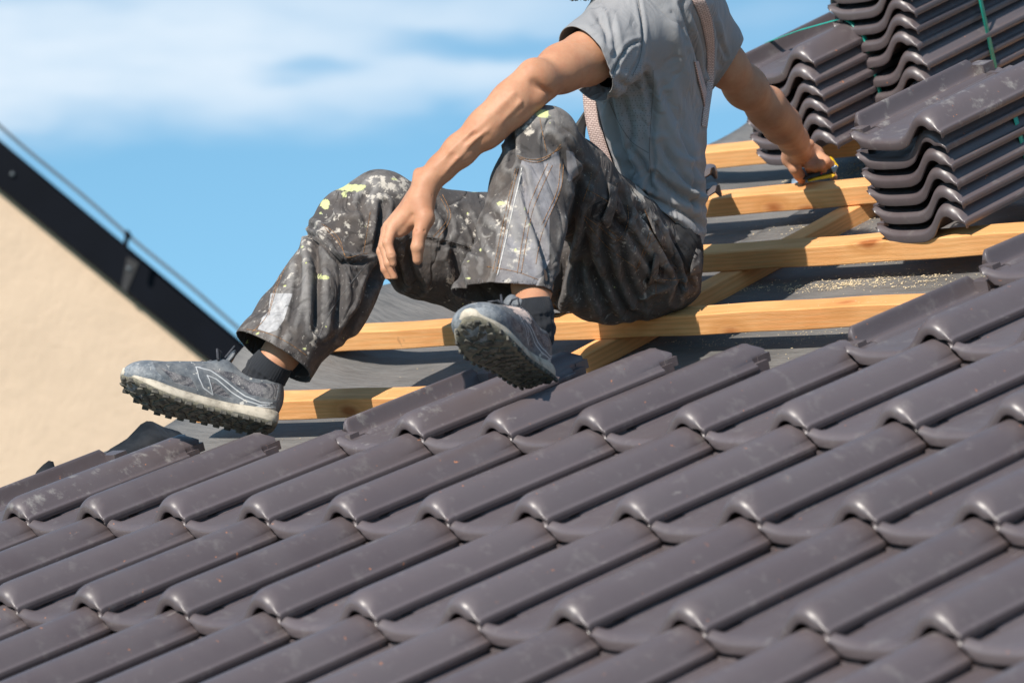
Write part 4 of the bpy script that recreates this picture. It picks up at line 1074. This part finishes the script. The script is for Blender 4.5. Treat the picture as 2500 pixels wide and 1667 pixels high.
def shoe_up(V,F):
    # welded overlays and stitching grooves drawn on the side, x y plane of the shoe
    P=V[:,:2].copy(); P[:,1]-=np.array([spring(x) for x in P[:,0]])
    e1=[(.172,.082),(.150,.086),(.118,.074),(.080,.052),(.052,.040),(.020,.044),(.010,.040)]
    line=np.minimum(pdist(P,[(.160,.080),(.168,.079),(.160,.056),(.148,.040),(.128,.034)]),np.minimum(pdist(P,[(.168,.079),(.140,.078),(.105,.062),(.070,.046),(.040,.041),(.018,.046)]),np.minimum(
        pdist(P,[(.128,.034),(.141,.060),(.146,.066),(.128,.064),(.095,.048),(.068,.038),(.040,.036),(.022,.042)]),
        pdist(P,[(.046,.032),(.010,.040)])) ))
    tri=psd(P,[(.050,.031),(.008,.040),(.012,.012)]); tri2=psd(P,[(.035,.029),(.010,.033),(.012,.020)])
    mesh1=np.maximum(psd(P,[(.235,.052),(.175,.052),(.160,.036),(.200,.034)]),np.maximum(psd(P,[(.140,.082),(.100,.084),(.060,.075),(.012,.085),(.012,.052),(.060,.050),(.100,.066)]),psd(P,[(.138,.056),(.128,.038),(.090,.038),(.120,.054)])))
    toe=psd(P,[(.31,.0),(.31,.09),(.262,.09),(.238,.040),(.200,.026),(.17,.0)])
    return line,tri,tri2,mesh1,toe
ln1,tr1,tr2,ms1,to1=shoe_up(UV_,UF_)
UN=vnormals(UV_,UF_); side=np.abs(UN[:,2])>.25
UV_=UV_+UN*(np.where(ms1>0,-.0008,0)+np.where(to1>0,.0006,0)+.0007*np.exp(-(ln1/.0016)**2))[:,None]
def upper_mat():
    m=NM('shoe_upper'); o=m.obj(); n1=m.noise(o,60,5,.7)
    base=m.mix(m.ramp(n1,[(.4,0.),(.7,1.)]),(.085,.095,.108),(.17,.18,.19))
    v=m.n('ShaderNodeTexVoronoi',feature='F1'); v.inputs['Scale'].default_value=420; v.inputs['Randomness'].default_value=.2; m.l(o,v.inputs['Vector'])
    msh=m.mix(m.ramp(v.outputs['Distance'],[(.25,0.),(.5,1.)]),(.30,.28,.28),(.045,.045,.055))
    c=m.mix(m.ramp(m.attr('mesh'),[(.47,0.),(.53,1.)]),base,msh)
    c=m.mix(m.math('MULTIPLY',m.ramp(m.attr('toe'),[(.45,0.),(.55,1.)]),.6),c,m.mix(m.ramp(n1,[(.45,0.),(.6,1.)]),(.11,.13,.155),(.30,.32,.34)))
    c=m.mix(m.ramp(m.attr('tri'),[(.46,0.),(.54,1.)]),c,(.38,.35,.31)); c=m.mix(m.ramp(m.attr('trb'),[(.46,0.),(.54,1.)]),c,(.05,.06,.08))
    c=m.mix(m.ramp(m.attr('line'),[(.55,0.),(.8,.85)]),c,(.55,.56,.57))
    c=m.mix(m.ramp(m.noise(o,75,4,.6),[(.645,0.),(.68,.9)]),c,m.mix(m.attr('paint'),(.50,.48,.44),(.66,.45,.38)))
    c=m.mix(m.ramp(m.math('ADD',m.attr('paint'),m.math('MULTIPLY',m.math('SUBTRACT',m.noise(o,110,4,.6),.5),2.)),[(.62,0.),(.66,1.)]),c,(.72,.55,.47))
    c=m.mix(m.math('MULTIPLY',m.ramp(m.noise(o,26,6,.75),[(.45,0.),(.72,1.)]),.5),c,(.30,.29,.275))
    nb=m.bump(v.outputs['Distance'],.3,.0006); nb=m.bump(m.noise(o,120,4),.4,.0012,nb)
    return m.set(col=c,rough=.55,normal=nb,spec=.4)
M_UP=upper_mat()
def dirty(name,c,d,sc_=40,lo=.45,hi=.7,rough=.8):
    m=NM(name); o=m.obj(); cc=m.mix(m.ramp(m.noise(o,sc_,5,.7),[(lo,0.),(hi,1.)]),c,d); nb=m.bump(m.noise(m.mapping(o,(1,3,1)),sc_*2,4),.4,.0015)
    return m.set(col=cc,rough=rough,normal=nb)
M_MID=dirty('dirty_cream_foam',(.52,.46,.37),(.22,.19,.15)); M_SOLE=dirty('black_rubber',(.034,.032,.028),(.17,.155,.125),60,.40,.66); M_LUGB=dirty('dusty_rubber',(.20,.18,.13),(.09,.085,.07),60,.4,.6)
M_LACE=dirty('grey_lace',(.035,.038,.048),(.09,.09,.10),200); M_SEAMW=dirty('collar_lining',(.20,.20,.22),(.36,.35,.34),80)
def shoe(pos,e1,e2,mirror,label,paint=0.,splash=0):
    e1=np.array(e1,float);e1/=np.linalg.norm(e1);e2=np.array(e2,float);e2-=e1*(e1@e2);e2/=np.linalg.norm(e2);e3=np.cross(e1,e2)
    ms_=-1. if mirror else 1.
    T=lambda V:np.asarray(V,float)
    root=bpy.data.objects.new('shoe',None); col.objects.link(root)
    w=[a[0]*CR+a[1]*CU+a[2]*CF for a in (e1,e2,e3)]; o=c2w(pos[None])[0]
    Mx=Matrix([[w[j][i] for j in range(3)]+[o[i]] for i in range(3)]+[[0,0,0,1]])
    root.parent=PRS; root.matrix_world=Matrix(Mx)
    root.matrix_parent_inverse=Matrix.Translation(-Vector(PRS.location)); root.matrix_basis=Mx
    root['label']=label
    def sub(name,V,F,mat,smooth=True,bev=0):
        V=np.array(V,float); V[:,2]*=ms_; F=[list(f) for f in F]
        if mirror: F=[f[::-1] for f in F]
        ob=mesh(name,V,F,mat,None,smooth); ob.parent=root
        if bev: q=ob.modifiers.new('b','BEVEL'); q.width=bev; q.segments=2; q.limit_method='ANGLE'
        return ob
    V=UV_.copy(); up=sub('upper',V,UF_,M_UP)
    sgn=1 if True else 1
    def at(n,v): a=up.data.attributes.new(n,'FLOAT','POINT'); a.data.foreach_set('value',np.asarray(v,np.float32))
    at('mesh',np.clip(.5+ms1/.004,0,1)); at('toe',np.clip(.5+to1/.004,0,1)); at('tri',np.clip(.5+tr1/.004,0,1)*side); at('trb',np.clip(.5+tr2/.004,0,1)*side)
    at('line',np.clip(1.05-ln1/.0026,0,1)*side)
    pa=np.zeros(len(V))
    if paint: pa=np.clip(paint*np.exp(-(((V[:,0]-.145)/.05)**2+((V[:,1]-.09)/.022)**2))*1.,0,1)
    at('paint',pa)
    mid=[(.009,-.001),(.011,.0008),(.014,.0018),(.018,.0012),(.0225,.0002),(.026,-.002),(.027,-.006),(.027,-.012)]
    V,F=ringmesh(mid); sub('midsole',V,F,M_MID)
    V,F=ringmesh([(.0035,-.006),(.004,-.003),(.0065,-.0008),(.0105,.0004),(.0115,-.002)]); so_=sub('outsole',V,F,M_LUGB)
    # lugs: chevrons under the sole, blocks wrapping the edge
    b=MB()
    wid=lambda x:float(np.interp(x,OUT[:,0],OUT[:,1]))
    def lug(x,z,L_,W_l,ang,h=.0040,y0=.0005):
        c,s_=math.cos(ang),math.sin(ang); sp=spring(x); sl=(spring(x+.004)-spring(x-.004))/.008
        ax=np.array([c,sl*c,s_]);az_=np.array([-s_,0,c]); o_=np.array([x,y0+sp,z])
        for k,(l0,w0) in enumerate(((L_,W_l),)):
            b.box(o_-ax*l0/2-az_*w0/2,ax*l0,az_*w0,(0,h,0))
    rg9=np.random.default_rng(4)
    for x in np.arange(.018,.285,.0215):
        W_s=wid(x)-.006
        for j,fz in enumerate((-.62,-.2,.2,.62)):
            lug(x+(.007 if abs(fz)<.3 else 0)+rg9.normal()*.0012,fz*W_s*.98,.0135,W_s*.40,(.6 if fz>0 else -.6)+rg9.normal()*.12)
        for sg in (-1,1):                                     # side blocks
            z=sg*(wid(x)*(1 if sg>0 else .93)-.001); b.box((x-.006+rg9.normal()*.001,.0008+spring(x),z-.0032),(.0125,0,0),(0,.0078+rg9.normal()*.0008,0),(0,0,.0045))
    for a_ in (-.6,0,.6): lug(.287,a_*.02,.009,.010,a_)
    lg=MB(); lg.v=b.v; lg.f=b.f; sub('tread',lg.v,lg.f,M_SOLE,False,.0012)
    # collar padding, laces, heel tab
    b=MB(); cl_=[(.118,.100,.017),(.104,.088,.0245),(.084,.0725,.0285),(.058,.0665,.0285),(.032,.0740,.0250),(.014,.090,.013),(.009,.096,0)]
    pts=[np.array(p) for p in catmull(cl_,5)]+[np.array(p)*[1,1,-1] for p in catmull(cl_,5)[::-1][1:]]
    b.tube(pts,.0042,8); sub('collar',b.v,b.f,M_SEAMW)
    b=MB()
    for i,x in enumerate(np.linspace(.126,.198,6)):
        y=float(np.interp(x,[.112,.15,.185,.21],[.1165,.1040,.0885,.0800])); y2=y-.012
        b.tube([(x-.004,y2-.003,-.021),(x,y-.001,-.014),(x+.003,y+.001,0),(x,y-.001,.014),(x-.004,y2-.003,.021)],.0029,6)
        for sg in (-1,1): b.tube([(x-.004,y2-.004,sg*.0225),(x-.003,y2-.001,sg*.0205),(x-.002,y2+.001,sg*.018)],.0032,6)
    b.tube([(.118,.114,0),(.124,.127,.014),(.134,.126,.027),(.130,.108,.026),(.119,.112,.004)],.0026,6)
    b.tube([(.118,.112,0),(.124,.122,-.012),(.132,.120,-.026),(.129,.108,-.026),(.120,.110,-.004)],.0020,6)
    b.tube([(.119,.114,.004),(.112,.126,.012),(.102,.145,.016)],.0022,6); b.ell=None
    b.tube([(.115,.107,-.006),(.116,.115,0),(.119,.108,.006)],.0042,8)
    sub('lace',b.v,b.f,M_LACE)
    return root
shoe(S(670,1060,7.07),(-.945,.225,-.19),(.22,.89,.42),False,'grey trail running shoe on the far foot, seen from its side',paint=.0)
shoe(S(1326,950,6.62),(-.41,.275,-.87),(-.10,.92,.35),True,'paint-spattered running shoe on the near foot, sole towards the viewer',paint=1.)
# ---- hair: short curls low on the head, the lowest tips just reach into the picture
b=MB(); rh=random.Random(5)
for k in range(1500):
    a1=rh.uniform(0,6.283); h_=rh.uniform(-.2,1.)
    c=D(1425,-195,7.03); rr=np.array([.103*math.cos(a1)*math.sqrt(max(0,1-h_*h_)),.122*h_,.083*math.sin(a1)*math.sqrt(max(0,1-h_*h_))])
    if rr[0]<-.06 and h_<.4: continue
    p=c+rr; q=p+rr*.12+np.array([rh.gauss(0,.006) for _ in range(3)]); r_=q+np.array([rh.gauss(0,.008) for _ in range(3)])
    b.tube([c2w(p),c2w(q),c2w(r_)],[.0014,.001,.0006],3,False)
for k in range(260):
    p=D(rh.uniform(1300,1395),rh.uniform(-95,-50),7.0+rh.uniform(-.03,.03)); q=D(rh.uniform(1308,1352),rh.uniform(-30,4)*(1-.0),7.0+rh.uniform(-.02,.02)); m_=(p+q)/2+np.array([rh.gauss(0,.006) for _ in range(3)])
    b.tube([c2w(p),c2w(m_),c2w(q)],[.0013,.001,.0007],3,False)
M_HAIR=plain('dark_hair',(.020,.014,.010),.5,.3,100)
b.build('hair',M_HAIR,PRS,True)
hc=D(1415,-185,7.03); f=Field(hc-[.13,.14,.11],hc+[.13,.15,.11],.004); f.ell(hc+[.006,.006,0],(.103,.123,.084),.01); V,F=f.mesh(); F=flipcheck(V,F); V=V+vnormals(V,F)*(vnoise(V,12,120)*.010)[:,None]
body_obj('hair',V,F,M_HAIR,PRS,bis=[(hc+[-.030,.020,0],(-.72,-.69,0),.3)])
for s_ in (-1,1):
    f=Field(hc+[-.11,-.01,.032*s_-.02],hc+[-.06,.035,.032*s_+.02],.002); f.ell(hc+[-.083,.012,.032*s_],(.0115,.0095,.0125),.002); V,F=f.mesh(); F=flipcheck(V,F)
    ey=body_obj('eye',V,F,plain('eye_white',(.7,.68,.65),.25,.05,40),PRS)
    f=Field(hc+[-.11,-.01,.032*s_-.02],hc+[-.06,.035,.032*s_+.02],.0015); f.ell(hc+[-.0915,.010,.032*s_],(.0040,.0048,.0048),.002); V,F=f.mesh(); F=flipcheck(V,F)
    ir=body_obj('iris',V,F,plain('iris_brown',(.05,.025,.012),.2,.1,40),PRS); ir.parent=ey; ir.location=-Vector(PRS.location)+Vector(PRS.location)
    b=MB(); b.tube([c2w(hc+[-.099,.034,.014*s_]),c2w(hc+[-.101,.038,.032*s_]),c2w(hc+[-.092,.034,.050*s_])],[.003,.004,.002],6); b.build('eyebrow',M_HAIR,PRS,True)
# ---- tape measure in the far hand
tm=S(1995,424,7.93)
def tape():
    q=6.533
    def Hh(x,y,z): return c2w(S(1850+x/q,280+y/q,z))
    root=empty('tape_measure',c2w(S(1990,430,7.93)[None])[0]); tag(root,'small yellow and black tape measure held on the wooden batten','tape measure')
    A,B,C_,D_=[np.array(S(1850+x/q,280+y/q,7.865)) for x,y in ((790,1085),(1240,975),(1255,800),(830,935))]
    dz=np.array([-.006,.018,.055])
    def slab(pts,dz,name,mat,bev=.003):
        f=[c2w(p[None])[0] for p in pts]; g=[c2w((p+dz)[None])[0] for p in pts]; n=len(f); b=MB()
        b.add(f+g,[tuple(range(n)),tuple(range(2*n-1,n-1,-1))]+[(i,i+n,(i+1)%n+n,(i+1)%n) for i in range(n)])
        b.build(name,mat,root,False,bev)
    My=plain('yellow_plastic',(.85,.50,.012),.35,.08,40); Mb=plain('black_rubber_grip',(.015,.014,.016),.45,.1,40); Ms=plain('chrome',(.55,.55,.57),.22,.1,40,metal=1.); Mr=plain('red_print',(.5,.03,.02),.5,.1,40)
    up=lambda p,dx,dy:p+np.array([dx,dy,0])
    # lower yellow shell with rounded outline
    y0=[(800,1075),(1190,1010),(1245,970),(1240,940),(1190,950),(900,1020)]
    slab([S(1850+x/q,280+y/q,7.855) for x,y in y0],dz,'shell',My)
    k0=[(720,1050),(880,1020),(1185,940),(1225,860),(1150,845),(860,945),(740,1010)]
    slab([S(1850+x/q,280+y/q,7.858) for x,y in k0],dz*.9,'grip',Mb)
    c0=[(1195,945),(1245,930),(1285,830),(1245,800),(1160,850)]
    slab([S(1850+x/q,280+y/q,7.852) for x,y in c0],dz,'clip',Ms,.002)
    y1=[(1150,840),(1165,815),(1245,788),(1288,815),(1285,838),(1240,805)]
    slab([S(1850+x/q,280+y/q,7.856) for x,y in y1],dz,'shell',My)
    slab([S(1850+x/q,280+y/q,7.854) for x,y in ((1005,955),(1025,950),(1030,915),(1010,922))],dz*.02,'printed_mark',Mr,0)
    # blade
    b=MB(); P0=S(1850+540/q,280+1072/q,7.935);P1=S(1850+840/q,280+955/q,7.93)
    w=np.array([.001,.006,.010]); b.add([c2w(x[None])[0] for x in (P0-w,P1-w,P1,P0,P1+w,P0+w)],[(0,1,2,3),(3,2,4,5)])
    o=b.build('blade',plain('steel_blade',(.42,.5,.58),.3,.1,30,metal=.5),root,True); s=o.modifiers.new('s','SOLIDIFY'); s.thickness=.0006
tape()

# ------------------------------------------------------------------ light, sky, camera
w=bpy.data.worlds.new('World'); sc.world=w; w.use_nodes=True
nt=w.node_tree; nt.nodes.clear(); Nn=nt.nodes.new; L=nt.links.new
out=Nn('ShaderNodeOutputWorld'); bg=Nn('ShaderNodeBackground'); sky=Nn('ShaderNodeTexSky'); sky.sky_type='NISHITA'; sky.sun_disc=False
sky.sun_elevation=math.asin(SUN[2]); sky.sun_rotation=math.atan2(SUN[0],SUN[1])
sky.air_density=1.; sky.dust_density=.2; sky.ozone_density=1.2; sky.altitude=300
tc=Nn('ShaderNodeTexCoord')
va_=Nn('ShaderNodeVectorMath'); va_.operation='ADD'; va_.inputs[1].default_value=(0,0,.20); L(tc.outputs['Generated'],va_.inputs[0])
vn=Nn('ShaderNodeVectorMath'); vn.operation='NORMALIZE'; L(va_.outputs[0],vn.inputs[0]); L(vn.outputs[0],sky.inputs['Vector'])
# clouds: azimuth / elevation coordinates of the sky dome
sep=Nn('ShaderNodeSeparateXYZ'); L(tc.outputs['Generated'],sep.inputs[0])
def mt(op,a,b=None,clamp=False):
    x=Nn('ShaderNodeMath'); x.operation=op; x.use_clamp=clamp
    for i,v in enumerate((a,b)):
        if v is None: continue
        if isinstance(v,(int,float)): x.inputs[i].default_value=v
        else: L(v,x.inputs[i])
    return x.outputs[0]
az=mt('ARCTAN2',sep.outputs['X'],sep.outputs['Y']); el=mt('ARCSINE',sep.outputs['Z'])
az0=math.atan2(CF[0],CF[1])                       # compass direction the photograph looks
A=mt('MULTIPLY',mt('SUBTRACT',az,az0),57.2958); Ee=mt('MULTIPLY',el,57.2958)
cb=Nn('ShaderNodeCombineXYZ'); L(A,cb.inputs[0]); L(Ee,cb.inputs[1])
def nz(scale,vec,detail=3,rough=.5,sx=1,sy=1,loc=(0,0,0)):
    mp=Nn('ShaderNodeMapping'); mp.inputs['Scale'].default_value=(sx,sy,1); mp.inputs['Location'].default_value=loc; L(vec,mp.inputs['Vector'])
    x=Nn('ShaderNodeTexNoise'); x.inputs['Scale'].default_value=scale; x.inputs['Detail'].default_value=detail; x.inputs['Roughness'].default_value=rough; L(mp.outputs[0],x.inputs['Vector']); return x.outputs['Fac']
wob=mt('MULTIPLY',mt('SUBTRACT',nz(.9,cb.outputs[0],3,.5,.35,1),.5),1.5)
Ew=mt('ADD',Ee,wob)
def pxdeg(x,y):                                   # photo position as az/el degrees
    d=CF*FPX+CR*(x*K-1250)-CU*(y*K-833.5); d/=np.linalg.norm(d)
    return math.degrees(math.atan2(d[0],d[1])-az0),math.degrees(math.asin(d[2]))
def blob(x,y,rx,ry,soft,strength):
    a,e=pxdeg(x,y); s=57.2958/FPX*K
    dx=mt('DIVIDE',mt('SUBTRACT',A,a),rx*s); dy=mt('DIVIDE',mt('SUBTRACT',Ew,e),ry*s)
    r=mt('SQRT',mt('ADD',mt('MULTIPLY',dx,dx),mt('MULTIPLY',dy,dy)))
    m=Nn('ShaderNodeMapRange'); m.interpolation_type='SMOOTHSTEP'; m.inputs['From Min'].default_value=1+soft; m.inputs['From Max'].default_value=1-soft
    m.inputs['To Max'].default_value=strength; L(r,m.inputs['Value']); return m.outputs[0]
cl=blob(150,120,900,165,.55,.95)
for bb in ((900,170,640,85,.6,.8),(700,10,700,90,.6,.75),(-100,200,400,110,.5,.9),(520,215,520,45,.6,.5),(1750,60,160,50,.8,.18),(1100,225,250,28,.7,.4)):
    cl=mt('MAXIMUM',cl,blob(*bb))
for hb in ((720,155,110,22,.7,.65),(1150,110,230,42,.7,.85)):
    cl=mt('MULTIPLY',cl,mt('SUBTRACT',1.,blob(*hb)))
tex=mt('ADD',.62,mt('MULTIPLY',nz(1.5,cb.outputs[0],7,.62,.35,1.5,(3,1,0)),.62))
# elsewhere in the sky: loose procedural cloud
gen=nz(2.2,tc.outputs['Generated'],5,.55,1,1); gm=Nn('ShaderNodeMapRange'); gm.inputs['From Min'].default_value=.52; gm.inputs['From Max'].default_value=.72; gm.inputs['To Max'].default_value=.7; L(gen,gm.inputs['Value'])
far=Nn('ShaderNodeMapRange'); far.inputs['From Min'].default_value=11; far.inputs['From Max'].default_value=18; L(mt('SQRT',mt('ADD',mt('MULTIPLY',A,A),mt('MULTIPLY',Ee,Ee))),far.inputs['Value'])
cl=mt('MAXIMUM',mt('MULTIPLY',cl,tex,True),mt('MULTIPLY',gm.outputs[0],far.outputs[0]),True)
ti=Nn('ShaderNodeMix'); ti.data_type='RGBA'; ti.blend_type='MULTIPLY'; ti.inputs[0].default_value=1; L(sky.outputs[0],ti.inputs[6]); ti.inputs[7].default_value=(.62,.87,.84,1)
mx=Nn('ShaderNodeMix'); mx.data_type='RGBA'; L(cl,mx.inputs[0]); L(ti.outputs[2],mx.inputs[6]); mx.inputs[7].default_value=(3.9,4.5,5.1,1)
L(mx.outputs[2],bg.inputs['Color']); bg.inputs['Strength'].default_value=.15; L(bg.outputs[0],out.inputs[0])
sl=bpy.data.lights.new('sun','SUN'); sl.energy=4.8; sl.angle=R(.55); sl.color=(1.,.93,.84)
so=bpy.data.objects.new('sun',sl); col.objects.link(so); so.rotation_euler=Vector(SUN).to_track_quat('Z','Y').to_euler(); so.location=(0,0,20)
cam=bpy.data.cameras.new('camera'); cam.lens=36*FPX/2500; cam.sensor_width=36; cam.clip_start=.5; cam.clip_end=6000
cam.dof.use_dof=True; cam.dof.focus_distance=7.1; cam.dof.aperture_fstop=6.3
co=bpy.data.objects.new('camera',cam); col.objects.link(co)
co.matrix_world=Matrix(((CR[0],CU[0],-CF[0],CAM[0]),(CR[1],CU[1],-CF[1],CAM[1]),(CR[2],CU[2],-CF[2],CAM[2]),(0,0,0,1)))
sc.camera=co
sc.view_settings.view_transform='Standard'; sc.view_settings.look='None'; sc.view_settings.exposure=.40; sc.view_settings.gamma=1
